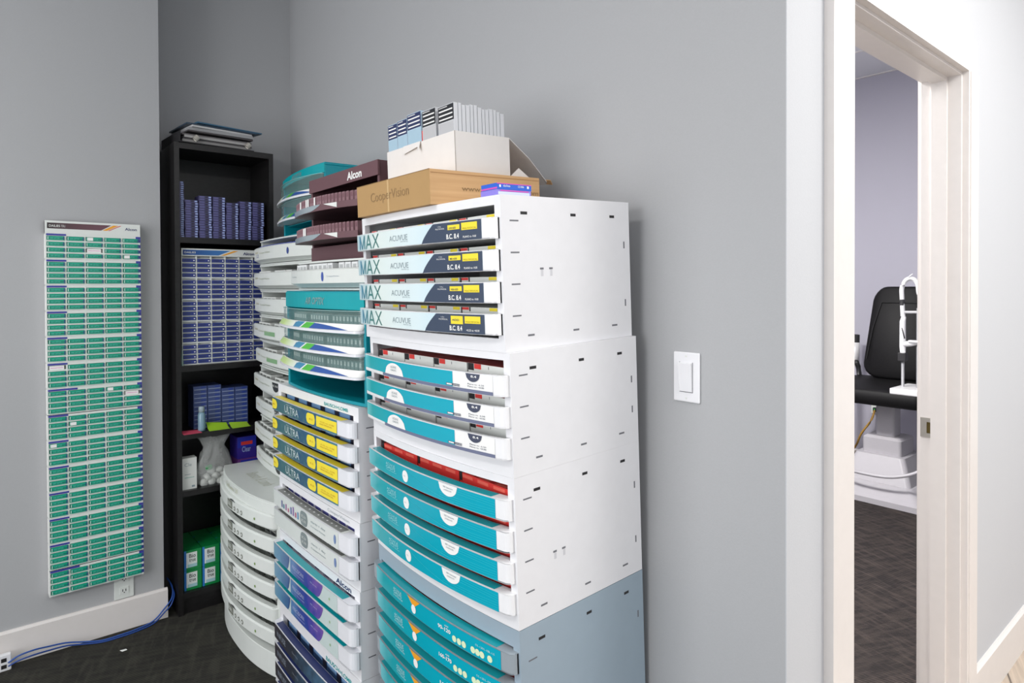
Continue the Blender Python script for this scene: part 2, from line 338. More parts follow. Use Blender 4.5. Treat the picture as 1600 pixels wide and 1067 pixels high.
m = MB(); m.box(.0, .040, 0, W, RZ1-RZ0-HH, RZ1-RZ0, WP2); hd = m.obj('header', rack)
g = gradient('dark_red_banner', [(0, '#2e2528'), (.5, '#5a3a42'), (1, '#6b4450')], 1, .4)
m = MB(); zt = RZ1-RZ0
def ypoly(m, pts, e, mt): m.poly([(.040+e, y, z) for y, z in pts], mt)
ypoly(m, [(.006, zt-.030), (.18, zt-.030), (.215, zt-.008), (.006, zt-.008)], .0006, g); m.obj('banner', hd)
m = MB(); ypoly(m, [(.185, zt-.030), (.20, zt-.030), (.24, zt-.008), (.222, zt-.008)], .0006, ORG); ypoly(m, [(.204, zt-.030), (.209, zt-.030), (.25, zt-.008), (.245, zt-.008)], .0006, RED); m.obj('stripes', hd)
m = MB(); m.text('DAILIES', .012, zt-.024, .035, .009, None, -.0002, OFF, .01, YX); m.text('TOTAL 1', .050, zt-.024, .014, .009, None, -.0002, OFF, 0, YX); m.text('Alcon', .262, zt-.026, .042, .011, None, -.0005, NAVY2, .02, YX); m.obj('lettering', hd)
for b in range(14):
    z = (14-b)*BH; m = MB()
    m.box(.0393, .0402, .003, .003+CP*(1.0 if b not in (6, 13) else 1.5), z-.0085, z-.0015, PUR); m.obj('label_strip', rack); m = MB(); m.box(.0393, .0402, W-.016, W+.0008, z-.0115, z-.0015, PUR)
    for r in range(4): m.box(.0393, .0400, W-.006, W+.0008, z-.0120-.0222*r-.0130, z-.0120-.0222*r, PUR)
    m.obj('corner_label', rack)
m = MB()
for b in range(14): m.box(.002, .034, -.0012, 0, b*BH+.004, (b+1)*BH-.004, WHT)
m.obj('side_tabs', rack)
for b in (1, 7): MB().box(.0393, .0400, 0, W, b*BH-.001, b*BH+.0012, DK).obj('module_seam', rack)
gb = MB(); bw = CP-.008; gb.box(0, .022, 0, bw, 0, .0145, GRN); gb.box(.0221, .0223, .004, bw-.004, .0035, .0085, GRN2); gb.box(.0221, .0224, .002, .0036, .002, .013, WHT); gb.box(.0221, .0224, bw-.004, bw-.0012, .001, .0135, BLU)
gb.text('AIR OPTIX', .009, .0045, .030, .0050, None, 0, mat('#5fd0b8', .5, key='mint_ink'), 0, lambda y, z, e: (.0226, y, z))
gtag = MB(); gtag.v = list(gb.v); gtag.f = list(gb.f); gtag.mi = list(gb.mi); gtag.mats = list(gb.mats); gtag.box(.0226, .0232, .004, .022, .0015, .0135, WHT)
P1 = P2 = None
missing = {(0, 2, 2), (5, 0, 0), (6, 1, 4)}; tagged = {(0, 0, 2), (0, 3, 4), (6, 0, 3), (7, 1, 1), (8, 0, 0)}
ms = MB()
CN = ['leftmost', 'second', 'middle', 'fourth', 'rightmost']; RN = ['top', 'second', 'third', 'bottom']
for b in range(14):
    for r in range(4):
        for c in range(5):
            y = RY0+c*CP+.006; z = RZ0+(14-b)*BH-.0105-.0152-.0222*r; yo = random.uniform(-.0008, .0008)
            if (b, r, c) in missing:
                ms = MB(); ms.box(.0365, .0385, c*CP+.008, c*CP+bw, z-RZ0, z-RZ0+.014, WHT); ms.box(.0386, .0388, c*CP+.012, c*CP+bw-.004, z-RZ0+.006, z-RZ0+.0075, PNK); ms.obj('blank_label', rack); continue
            tg = (b, r, c) in tagged; lab = 'small green lens box%s, %s column, %s row, %s block of the wall rack' % (' with sticker' if tg else '', CN[c], RN[r], ORD[b])
            o = ordinal_box('green_lens_box', gtag if tg else gb, lab, 'box', (XL+.0205+random.uniform(0, .002), y+yo, z), (0, 0, 0), 'green lens boxes in the wall rack', P2 if tg else P1)
            if tg: P2 = o
            else: P1 = o
# ================================================================ BOOKCASE
BX, BY0, BY1 = -2.992, .640, 1.056
bk = thing('bookcase', 'tall narrow black bookcase standing in the alcove', 'bookcase', (XR+.004, BY0, 0))
D = BX-(XR+.004); WB = BY1-BY0
MB().box(0, D, 0, .02, 0, 2.02, BLK).obj('side_panel', bk); MB().box(0, D, WB-.02, WB, 0, 2.02, BLK).obj('side_panel', bk)
MB().box(0, .006, .02, WB-.02, .09, 2.0, BLK).obj('back_panel', bk)
MB().box(0, D, .02, WB-.02, 1.995, 2.02, BLK).obj('top_panel', bk); MB().box(D-.03, D-.012, .02, WB-.02, 0, .07, BLK).obj('kick_board', bk)
SH = [.092, .530, .775, 1.066, 1.618]
for z in SH: MB().box(.006, D-.002, .02, WB-.02, z-.024, z, BLK).obj('shelf', bk)
m = MB(); m.box(0, D-.03, 0, .0, 0, .001, BLK)
# stacks of violet boxes, top shelf
PUR2 = mat('#44416a', .4, key='muted_violet'); vb = MB(); vb.box(-.07, 0, 0, .052, 0, .0105, PUR2); vb.box(0, .0003, .003, .022, .002, .009, mat('#5f5e90', .4, key='violet_light')); vb.box(0, .0004, .026, .036, .003, .0085, mat('#2b2a35', .4, key='ink')); vb.box(0, .0004, .040, .050, .0028, .009, BL2)
vp = None; y = BY0+.024
hs_ = [(0, 20, 'narrow'), (1, 15, ''), (2, 17, ''), (3, 17, ''), (4, 15, ''), (5, 16, ''), (6, 16, '')]
narrow = MB(); narrow.box(-.07, 0, 0, .018, 0, .0086, PUR2); narrow.box(0, .0004, .006, .016, .002, .007, BL2); np_ = None
for k, n, kd in hs_:
    wk = .020 if kd else .0545
    for i in range(n if not kd else 27):
        lab = 'thin violet lens box, %s from the bottom in the %s stack of the top shelf' % (ORD[i], ORD[k])
        hh = .0109 if not kd else .0089
        loc = (-3.015+random.uniform(-.002, .002), y+random.uniform(-.001, .001)+(.002 if i > n/3 and k > 4 else 0), SH[4]+.0002+i*hh)
        if kd: np_ = ordinal_box('violet_lens_box', narrow, lab, 'box', loc, group='violet boxes stacked on the top shelf', proto=np_)
        else: vp = ordinal_box('violet_lens_box', vb, lab, 'box', loc, group='violet boxes stacked on the top shelf', proto=vp)
    y += wk+.0015
    if k > 5: break
# card rack of blue boxes, second shelf
cz = SH[3]+.001; cy = BY0+.030; cw = .355; ch = .505
dr = thing('shelf_display', 'white display rack of small blue lens boxes standing on the second bookcase shelf', 'display rack', (-3.03, cy, cz), (0, 0, 0))
MB().box(-.02, 0, 0, cw, 0, ch, OFF).obj('back_panel', dr)
m = MB(); m.box(0, .0125, 0, cw, ch-.032, ch, WP2); hd = m.obj('header', dr)
gg = gradient('blue_banner', [(0, '#1b3a7e'), (1, '#3f7fc0')], 1, .4)
m = MB(); m.poly([(.0131, .006, ch-.028), (.0131, .15, ch-.028), (.0131, .20, ch-.006), (.0131, .006, ch-.006)], gg); m.obj('banner', hd)
m = MB(); m.poly([(.0131, .16, ch-.028), (.0131, .175, ch-.028), (.0131, .235, ch-.006), (.0131, .215, ch-.006)], ORG); m.obj('stripe', hd)
m = MB(); m.text('DAILIES', .012, ch-.021, .045, .008, None, 0, OFF, .01, lambda y, z, e: (.0136, y, z)); m.text('Alcon', .255, ch-.023, .05, .012, None, 0, NAVY2, .02, lambda y, z, e: (.0136, y, z)); m.obj('lettering', hd)
m = MB(); NB = 5; bh = (ch-.036)/NB; cp = cw/6
for b in range(NB+1): m.box(0, .0125, 0, cw, b*bh, b*bh+(.006 if b < NB else .0), WP2)
for c in range(7): m.box(0, .012, max(0, c*cp-.003), min(cw, c*cp+.003), 0, ch-.034, WP2)
for b in range(NB):
    for r in range(1, 4): m.box(0, .010, 0, cw, b*bh+.006+r*.0215-.005, b*bh+.006+r*.0215, WP2)
m.obj('divider_grid', dr)
bb = MB(); bb.box(0, .0155, 0, cp-.008, 0, .0145, BLU); bb.box(.0156, .0158, .006, .030, .004, .010, NAVY2); bb.box(.0156, .0159, cp-.017, cp-.012, .005, .009, WHT); bp_ = None
for b in range(NB):
    for r in range(4):
        for c in range(6):
            lab = 'tiny blue lens box, %s column, %s row, %s block of the shelf display' % (ORD[c], RN[r], ORD[b])
            bp_ = ordinal_box('blue_lens_box', bb, lab, 'box', (-3.0297, cy+c*cp+.004, cz+(NB-1-b)*bh+.0063+(3-r)*.0215), group='blue boxes in the shelf display', proto=bp_)
# plastic wrap corner
m = MB(); m.tube([(-3.0, cy-.004, cz+.002), (-2.998, cy-.005, cz+.04), (-3.0, cy-.004, cz+.085)], [.008, .004, .002], CLR); tag(m.obj('plastic_wrap', smooth=True), 'crumpled clear wrap at the lower left corner of the shelf display', 'wrap')
# blue box stacks, third shelf
sb = MB(); sb.box(-.10, 0, 0, .056, 0, .0185, mat('#47578c', .4, key='dusty_blue')); sb.box(0, .0004, .003, .054, .0022, .0055, mat('#9aa8c8', .4, key='dusty_pale')); sb.box(0, .0005, .030, .050, .008, .016, mat('#33499a', .4, key='royal')); sp_ = None
for k, n in enumerate((10, 10, 9, 9)):
    for i in range(n):
        sp_ = ordinal_box('dusty_blue_lens_box', sb, 'dusty blue lens box, %s from the bottom in the %s stack on the third shelf' % (ORD[i], ORD[k]), 'box', (-3.07+random.uniform(-.001, .001), BY0+.085+k*.0585, SH[2]+.0003+i*.01885), group='dusty blue boxes on the third shelf', proto=sp_)
# bottle, sticky notes
o = thing('pump_bottle', 'small clear bottle with blue liquid standing at the front of the third shelf', 'bottle', (-3.02, BY0+.105, SH[2]))
def ring(r, n=16, cx=0, cy=0): return [(cx+r*math.cos(2*math.pi*k/n), cy+r*math.sin(2*math.pi*k/n)) for k in range(n)]
m = MB(); m.loft([ring(.015), ring(.0155), ring(.0155), ring(.012)], [.0005, .01, .07, .082], mat('#7f9fb0', .15, key='liquid')); m.obj('bottle_body', o, True)
m = MB(); m.loft([ring(.0125), ring(.0125), ring(.011)], [.0825, .102, .107], mat('#9fb0b8', .3, key='cap_blue')); m.obj('cap', o, True)
def note(name, label, y, w, col, lift, x=-3.005, rz=0):
    m = MB(); n = 6; m.v = []
    for i in range(n+1):
        t = i/n; m.v += [(-.028+.056*t, 0, .0012+lift*(1-t)**2), (-.028+.056*t, w, .0012+lift*.6*(1-t)**2)]
    b = len(m.v); m.v += [(p[0], p[1], p[2]-.0009) for p in m.v]
    for i in range(n):
        m.face((2*i, 2*i+2, 2*i+3, 2*i+1), col); m.face((b+2*i, b+2*i+1, b+2*i+3, b+2*i+2), col)
    for q in ((0, 1, b+1, b), (2*n, 2*n+1, b+2*n+1, b+2*n)): m.face(q, col)
    o = m.obj(name); o.location = (x, y, SH[2]); o.rotation_euler = (0, 0, rz); tag(o, label, 'sticky note'); return o
note('sticky_note', 'pink sticky note pad lying at the left of the third shelf', BY0+.024, .072, mat('#d8506a', .6, key='pink_paper'), .006)
note('sticky_note', 'lime green sticky note beside the bottle on the third shelf', BY0+.128, .085, mat('#a6d62b', .6, key='lime_paper'), .03, -3.012)
note('sticky_note', 'lime green sticky note, right of the other green one', BY0+.222, .078, mat('#aedc35', .6, key='lime_paper2'), .018)
# fourth shelf: white box, plastic bag, purple cartons
o = thing('lens_carton', 'small white carton standing at the left of the fourth shelf', 'box', (-3.06, BY0+.024, SH[1]))
m = MB(); m.box(0, .045, 0, .058, .0003, .135, OFF); m.obj('carton', o)
m = MB(); FX = lambda y, z, e: (.0455, y, z)
m.text('Cle', .010, .10, .028, .014, None, 0, GTX, 0, FX); m.box(.0451, .0454, .01, .034, .064, .066, GTX); m.box(.0451, .0454, .01, .048, .050, .052, mat('#5fae9a', .5, key='mint')); m.box(.0451, .0454, .038, .050, .008, .016, GTX); m.obj('print', o)
o = thing('plastic_bag', 'clear plastic bag holding white lens cases on the fourth shelf', 'bag', (-3.04, BY0+.16, SH[1]))
bgm = mat('#d5d8d6', .12, key='bag_film', alpha=.35)
m = MB(); rg = []; zz = [.001, .02, .06, .10, .14, .17, .20, .215]
for k, z in enumerate(zz):
    r0 = [.052, .066, .068, .058, .045, .036, .05, .058][k]
    rg.append([((.5+.15*math.sin(3*i+k))*r0*math.cos(2*math.pi*i/22)*(1+.18*math.sin(5*i+2*k)), r0*1.15*math.sin(2*math.pi*i/22)*(1+.15*math.sin(4*i+k*1.7))) for i in range(22)])
m.loft(rg, zz, bgm, cap=False); m.obj('film', o, True)
CS = mat('#e4e8e2', .35, key='case_white')
cases = [(.0, -.045, .012), (.0, -.012, .012), (.012, .024, .012), (-.004, .05, .012), (0, -.032, .035), (.004, .005, .036), (0, .038, .034), (-.006, -.012, .058), (0, .022, .058)]
for k, (dx, dy, dz) in enumerate(cases):
    m = MB(); m.loft([ring(.0155, 14), ring(.0165, 14), ring(.0155, 14)], [-.009, 0, .009], CS)
    q = m.obj('lens_case', None, True); q.location = (-3.04+dx, BY0+.16+dy, SH[1]+dz-.002); q.rotation_euler = (.25*math.sin(k), 1.1+.3*math.cos(2*k), .4*k)
    tag(q, 'round white lens case piled in the clear plastic bag', 'lens case', 'lens cases in the plastic bag')
m = MB(); m.bev(-.01, .01, -.014, .014, 0, .012, mat('#2f9a52', .4, key='green_case'), .005); q = m.obj('lens_case'); q.location = (-3.026, BY0+.135, SH[1]+.072); q.rotation_euler = (.2, .3, 0); tag(q, 'small green lens case lying on the white ones in the bag', 'lens case')
def carton(name, label, loc, dx, dy, dz, base, front=None, text=None, tc=None, band=None, rz=0):
    o = thing(name, label, 'box', loc, (0, 0, rz)); m = MB(); m.box(0, dx, 0, dy, .0003, dz, base); m.obj('carton', o)
    m = MB()
    if front: m.box(dx, dx+.0004, dy*front[1], dy*front[2], dz*front[3], dz*front[4], front[0])
    if band: m.box(dx+.0005, dx+.0008, dy*.2, dy*.8, dz*.62, dz*.78, band)
    if text: m.text(text, dy*.25, dz*.3, dy*.45, dz*.25, None, 0, tc, .01, lambda y, z, e: (dx+.001, y, z))
    m.obj('print', o); return o
DP = mat('#35268a', .4, key='purple_card'); DP2 = mat('#2430a8', .4, key='indigo_card')
carton('lens_carton', 'purple and blue carton at the right of the fourth shelf, bottom of its pile', (-3.16, BY0+.262, SH[1]), .12, .10, .085, mat('#6a3a80', .4, key='plum'), (DP2, .12, .98, .06, .94), 'Clear', BL2, BR)
carton('lens_carton', 'indigo carton with red band on top of the purple carton, fourth shelf', (-3.16, BY0+.262, SH[1]+.085), .11, .085, .10, DP, (DP2, .02, .98, .5, .98), 'Clear', BL2, RED)
carton('lens_carton', 'dark violet carton at the far right of the fourth shelf', (-3.17, BY0+.352, SH[1]+.086), .10, .035, .08, mat('#251b33', .4, key='dark_violet'), (mat('#141018', .4, key='near_black'), .1, .9, .1, .9))
# bottom shelf: green and white cartons, two columns, two high, three deep
GC = mat('#0c8a46', .4, key='leaf_green')
gcp = None
def green_carton(label, loc):
    global gcp
    if gcp is None:
        o = thing('solution_carton', label, 'box', loc, group='green cartons on the bottom shelf'); dx, dy, dz = .075, .070, .086
        MB().box(0, dx, 0, dy, .0004, dz, GC).obj('carton', o)
        m = MB(); blu = mat('#2a78c8', .4, key='side_blue')
        m.box(dx, dx+.0004, 0, .009, .001, dz, blu); m.box(dx, dx+.0005, .009, .052, .012, .076, mat('#e8efec', .4, key='white_label')); m.box(dx, dx+.0006, .014, .052, .012, .026, mat('#a8d2d8', .4, key='aqua_label')); m.obj('print', o)
        m = MB(); K = mat('#1c2b22', .4, key='green_black'); f = lambda y, z, e: (dx+.001, y, z)
        m.text('Bio', .020, .053, .026, .017, None, 0, K, .01, f); m.text('true', .020, .036, .026, .013, None, 0, K, .01, f); m.obj('lettering', o)
        gcp = o; return o
    o = copy_tree(gcp); o.location = loc; o['label'] = label; return o
for d in range(3):
    for r in range(2):
        for c in range(4):
            yy = BY0+.028+c*.0735
            lab = 'green solution carton, %s, %s, %s row of the bottom shelf' % (['leftmost', 'second from left', 'third from left', 'rightmost'][c], ['lower', 'upper'][r], ['front', 'middle', 'rear'][d])
            green_carton(lab, (-3.09-.078*d, yy, SH[0]+r*.0865))
# papers and binder on the bookcase top
PZ = 2.021
def sheet_stack(name, label, z0, z1, cx, cy, dx, dy, rz, m_, cat='papers', tilt=0):
    m = MB(); m.box(-dx/2, dx/2, -dy/2, dy/2, 0, z1-z0, m_); o = m.obj(name); o.location = (cx, cy, z0); o.rotation_euler = (tilt, 0, rz); return tag(o, label, cat)
o = thing('ring_binder', 'black ring binder lying open-edged under the papers on the bookcase', 'binder', (-3.12, .815, PZ), (0, 0, .06))
m = MB(); m.box(-.13, .13, -.165, .15, 0, .004, DK); m.box(-.13, .13, -.165, -.160, .004, .045, DK); m.obj('cover', o)
m = MB(); m.box(-.12, .118, -.15, .14, .0045, .016, mat('#8d8b8a', .7, key='paper_edge')); m.box(-.118, .112, -.145, .146, .0165, .024, mat('#5b585a', .7, key='paper_dark')); m.box(-.12, .121, -.142, .138, .0245, .0345, mat('#a5a3a2', .7, key='paper_edge2')); m.box(-.11, .116, -.15, .144, .035, .0415, mat('#6d696a', .7, key='paper_mid')); m.obj('pages', o)
for yy in (-.105, .115):
    m = MB(); m.tube([(.131, yy, .016), (.133, yy+.014, .030)], .0115, mat('#e8e2d6', .35, .2, key='ring_metal')); m.obj('ring_end', o, True)
q = sheet_stack('document_folder', 'dark grey folder, second layer of the pile on the bookcase', PZ+.050, PZ+.056, -3.12, .82, .25, .28, .10, mat('#4a4648', .6, key='dark_folder'), 'folder')
sheet_stack('paper_bundle', 'bundle of grey papers in the middle of the pile on the bookcase', PZ+.0575, PZ+.071, -3.12, .83, .24, .27, .04, mat('#98989a', .7, key='grey_paper'), 'papers')
sheet_stack('paper_bundle', 'bundle of white papers near the top of the pile on the bookcase', PZ+.072, PZ+.080, -3.125, .825, .25, .26, .12, mat('#bfbfc0', .7, key='pale_paper'), 'papers')
sheet_stack('magazine', 'dark blue magazine lying slanted near the top of the bookcase pile', PZ+.082, PZ+.088, -3.12, .83, .24, .30, .08, mat('#2b3f52', .4, key='blue_cover'), 'magazine')
sheet_stack('magazine', 'glossy teal blue magazine, topmost of the pile on the bookcase', PZ+.0895, PZ+.095, -3.12, .855, .24, .29, .16, mat('#35607c', .3, key='teal_cover'), 'magazine')
# ================================================================ CABINETS
def curve(x0, x1, prot, bow, r=.012):
    cx = (x0+x1)/2; hw = (x1-x0)/2
    def Y(x):
        d = hw-abs(x-cx); y = -prot-bow*(1-((x-cx)/hw)**2)
        if d < r: y += r*(1-math.sqrt(max(0, 1-((r-max(d, 0))/r)**2)))
        return y
    xs = [x0+r*t for t in (0, .06, .2, .45, .75)]+[x0+r+(x1-x0-2*r)*k/20 for k in range(21)]+[x1-r*t for t in (.75, .45, .2, .06, 0)]
    return Y, xs
def body(root, w, d, h, bow, open_z0, open_z1, mt, stile=.018, slots=0, pitch=.064, back=.004, side_marks=True):
    B = lambda x: -bow*(1-((x-w/2)/(w/2))**2)
    def seg(a, b, z0, z1, depth, m):
        n = max(2, int((b-a)/.03)+1); xs = [a+(b-a)*k/(n-1) for k in range(n)]
        m.pr([(x, B(x)) for x in xs], [(x, B(x)+.014 if depth is None else depth) for x in xs], z0, z1, mt)
    m = MB()
    seg(0, w, 0, .008, d, m); seg(0, w, h-.008, h, d, m)
    seg(0, w, .008, open_z0, None, m); seg(0, w, open_z1, h-.008, None, m)
    seg(0, stile, open_z0, open_z1, None, m); seg(w-stile, w, open_z0, open_z1, None, m)
    m.box(0, .006, .014, d, .008, h-.008, mt); m.box(w-.006, w, .014, d, .008, h-.008, mt); m.box(.006, w-.006, d-back, d, .008, h-.008, mt)
    if side_marks:
        for y, z, a, b, c in [(.06, h-.035, .018, .006, DK), (d*.52, h-.035, .016, .006, DK), (d-.06, h-.035, .016, .006, DK), (.07, .030, .018, .004, SLOT), (d*.52, .030, .018, .004, SLOT), (d-.06, .030, .018, .004, SLOT), (d-.02, h-.10, .004, .016, SLOT), (d-.02, .08, .004, .016, SLOT)]:
            m.box(w-.002, w+.0003, y-a/2, y+a/2, z-b/2, z+b/2, c)
        for k in range(slots): m.box(w-.002, w+.0003, .022, .045, open_z1-.032-k*pitch-.0015, open_z1-.032-k*pitch+.0015, SLOT)
    return m.obj('body', root), B
def drawer_mesh(x0, x1, z0, h, Y, xs, depth, capm, fas, lip, endcap=.045, lipd=.016, th=.0035, leftcap=.0, inner=.022, wall=.004):
    m = MB(); Fp = [(x, Y(x)) for x in xs]; Bp = [(x, Y(x)+th) for x in xs]
    m.pr(Fp, Bp, z0, z0+h, capm)
    m.pr([(x, Y(x)) for x in xs[2:-2]], [(x, Y(x)+lipd) for x in xs[2:-2]], z0+h-.0008, z0+h+.0006, capm)
    m.hs(x0+.03, x1-endcap, Y, .0025, lipd-.001, z0+h+.0010, lip)
    m.pr([(x, Y(x)) for x in xs[2:-2]], [(x, .02) for x in xs[2:-2]], z0+.0003, z0+.0028, capm)        # drawer floor, front
    m.box(x0+inner, x1-inner, .02, depth, z0+.0003, z0+.0028, capm)
    for a, b in ((x0, x0+wall), (x1-wall, x1)): m.box(a, b, Y(x0)-.0004, .0, z0, z0+h, capm)
    m.box(x0+inner, x0+inner+.002, .0, depth, z0+.0028, z0+.02, capm); m.box(x1-inner-.002, x1-inner, .0, depth, z0+.0028, z0+.02, capm)
    return m
# box types placed in drawers --------------------------------------------------
def box_fn(kind, w):
    m = MB(); d = .11
    if kind == 'max':
        m.box(0, w, 0, d, 0, .049, OFF); m.box(.004, .028, -.0005, 0, .043, .0485, RED); m.box(w-.03, w-.004, -.0005, 0, .042, .0485, YEL); m.box(-.0, .0035, -.0006, 0, .0, .0485, DK); m.box(.03, .034, -.0005, 0, .04, .049, DK)
        m.box(w*.45, w*.47, .004, .006, .049, .0492, SLOT)
    elif kind == 'oasys':
        m.box(0, w, 0, d, 0, .049, OFF); m.box(0, .020, -.0006, 0, .034, .0488, DK); m.box(.022, .046, -.0006, 0, .038, .0488, RED); m.box(.0, w, .0, d, .049, .0493, mat('#a84a48', .5, key='dull_red')); m.box(w*.55, w*.56, -.0006, 0, .040, .046, SLOT)
    elif kind == 'red':
        m.box(0, w, 0, d, 0, .048, RED)
        for k in range(3): m.box(w*(.06+.32*k), w*(.28+.32*k), -.0006, 0, .038, .045, RED2); m.box(w*(.06+.32*k), w*(.28+.32*k), .003, .012, .048, .0483, RED2)
        m.box(-.0002, .009, -.0008, .004, .030, .0486, DK)
    elif kind == 'blue':
        m.box(0, w, 0, d, 0, .050, mat('#3a5a8a', .4, key='steel_blue')); m.box(.005, w*.7, -.0005, 0, .034, .046, mat('#7fa6cf', .4, key='sky')); m.box(w*.75, w, -.0006, 0, .02, .0495, mat('#2a2838', .4, key='ink2'))
        m.box(w*.1, w*.6, .006, .03, .050, .0503, mat('#7fa6cf', .4, key='sky'))
    elif kind == 'violet':
        m.box(0, w, 0, d, 0, .050, mat('#d5d4e6', .4, key='lilac_white')); m.box(.003, w*.8, -.0005, 0, .034, .0495, mat('#5d5fa8', .4, key='violet_mid')); m.box(w*.1, w*.5, -.0008, 0, .03, .040, mat('#3b3c7a', .4, key='violet_dark'))
    return m
BOXC = {}; BNAME = {'max': 'white_lens_box', 'oasys': 'white_lens_box', 'red': 'red_lens_box', 'blue': 'steel_blue_lens_box', 'violet': 'lilac_lens_box'}
def fill(root, kind, n, x0, x1, y, z, where, desc, group):
    """n boxes in a row resting in one drawer; root gives the tilt of the cabinet"""
    pitch = (x1-x0)/n; wd = pitch-.004; key = (kind, round(wd, 4)); mw = root.matrix_basis
    for k in range(n):
        loc = mw @ Vector((x0+k*pitch, y+random.uniform(0, .002), z))
        lab = '%s, %s from left, %s' % (desc, ORD[k], where)
        if key in BOXC: o = BOXC[key].copy(); COL.objects.link(o)
        else: o = box_fn(kind, wd).obj(BNAME[kind]); BOXC[key] = o
        o.location = loc; o.rotation_euler = root.rotation_euler; tag(o, lab, 'box', group)
def add_drawers(root, w, n, ztop, pitch, h, prot, bow, depth, capm, lip, design, x0=-.004, x1=None, endcap=.045, lipd=.016, name='drawer', variants=None, inner=.022, r=.012):
    x1 = x1 or w-.004; Y, xs = curve(x0, x1, prot, bow, r); out = []
    for k in range(n):
        z0 = ztop-k*pitch-h
        if k == 0 or variants:
            m = drawer_mesh(x0, x1, 0, h, Y, xs, depth, capm, None, lip, endcap, lipd, inner=inner)
            o = m.obj(name, root); design(o, Y, x0, x1, h, k); first = o
        else: o = copy_tree(first, root)
        o.location = (0, 0, z0); out.append(o)
    return out
LEAN = .038
# ---- right stack
def right_cab(label, zb, h, yf, xr, w, mt, lean=LEAN, bow=.030):
    bt = h-.018
    o = thing('drawer_cabinet', label, 'cabinet', (xr-w, yf, zb), (lean, 0, 0)); bpy.context.view_layer.update(); return o
LX0, LXW = .0, 1
def U_(x0, x1, k=1.45, c=.06):
    def f(p):
        p = p+c*4*p*(1-p); return x0+(x1-x0)*p*k/(p*k+(1-p))
    return f
def sub(o, name, f, *a):
    m = MB(); getattr(m, f)(*a); return m.obj(name, o)
def T_(o, *a, **k): return MB().text(*a, **k).obj('lettering', o)
def d_max(o, Y, x0, x1, h, k):
    u = U_(x0, x1); m = MB(); m.vs(u(.012), u(.905), .0012, h-.0012, Y, .0006, MAXF, 30); m.obj('label', o)
    m = MB(); e = .0011
    m.vs(u(.47), u(.905), .0012, lambda x: min(h-.0012, (h)*((x-u(.47))/(u(.555)-u(.47)))**.75) if x < u(.555) else h-.0012, Y, e, NAVY, 40); m.obj('navy_panel', o)
    m = MB(); mm = MB(); a0 = u(.030); lw = (u(.178)-a0)/3.25; th = .0068; H_ = h-.0075; Z_ = .0035
    def stroke(xa, za, xb, zb):
        mm.poly([(x, Y(x)-e, z) for x, z in ((xa, za), (xa+th, za), (xb+th, zb), (xb, zb))], MAXT)
    stroke(a0, Z_, a0, Z_+H_); stroke(a0, Z_+H_, a0+lw*.5-th*.5, Z_); stroke(a0+lw*.5-th*.5, Z_, a0+lw-th, Z_+H_); stroke(a0+lw-th, Z_+H_, a0+lw-th, Z_)
    a1 = a0+lw*1.12; stroke(a1, Z_, a1+lw*.5-th*.5, Z_+H_); stroke(a1+lw*.5-th*.5, Z_+H_, a1+lw-th, Z_); mm.vs(a1+lw*.25, a1+lw*.75, Z_+H_*.24, Z_+H_*.24+.005, Y, e, MAXT)
    a2 = a0+lw*2.22; stroke(a2, Z_, a2+lw-th, Z_+H_); stroke(a2, Z_+H_, a2+lw-th, Z_); mm.obj('lettering', o)
    T_(o, 'ACUVUE', u(.25), .014, u(.375)-u(.25), .013, Y, e, GTX, 0); T_(o, 'OASYS MAX 1-Day', u(.325), .009, .034, .0035, Y, e, GTX, 0)
    e = .0016; sub(o, 'yellow_panel', 'vs', u(.655), u(.742), h-.017 if k < 3 else h-.022, h-.007 if k < 3 else h-.005, Y, e, YEL); sub(o, 'yellow_panel', 'vs', u(.755), u(.875), h-.020, h-.005, Y, e, YEL)
    T_(o, 'B.C. 8.4', u(.645), .006, u(.735)-u(.645), .0105, Y, e, WHT, .022); T_(o, 'PLANO to -9.00' if k < 3 else '+0.25 to +8.00', u(.765), .006, u(.865)-u(.765), .0042, Y, e, WHT, .01)
    T_(o, '1-Day', u(.585), h-.010, .012, .003, Y, e, WHT, 0); T_(o, 'MULTIFOCAL', u(.570), h-.0145, .030, .003, Y, e, WHT, 0)
    T_(o, ['LOW ADD', 'MID ADD', 'HIGH ADD', 'ADD'][k], u(.665), h-.0155, .022, .004, Y, e+.0004, NAVY, .01); T_(o, 'MULTIFOCAL', u(.765), h-.0185, .040, .0035, Y, e+.0004, mat('#a89a20', .5, key='olive'), .0)
    m.obj('printed_panel', o)
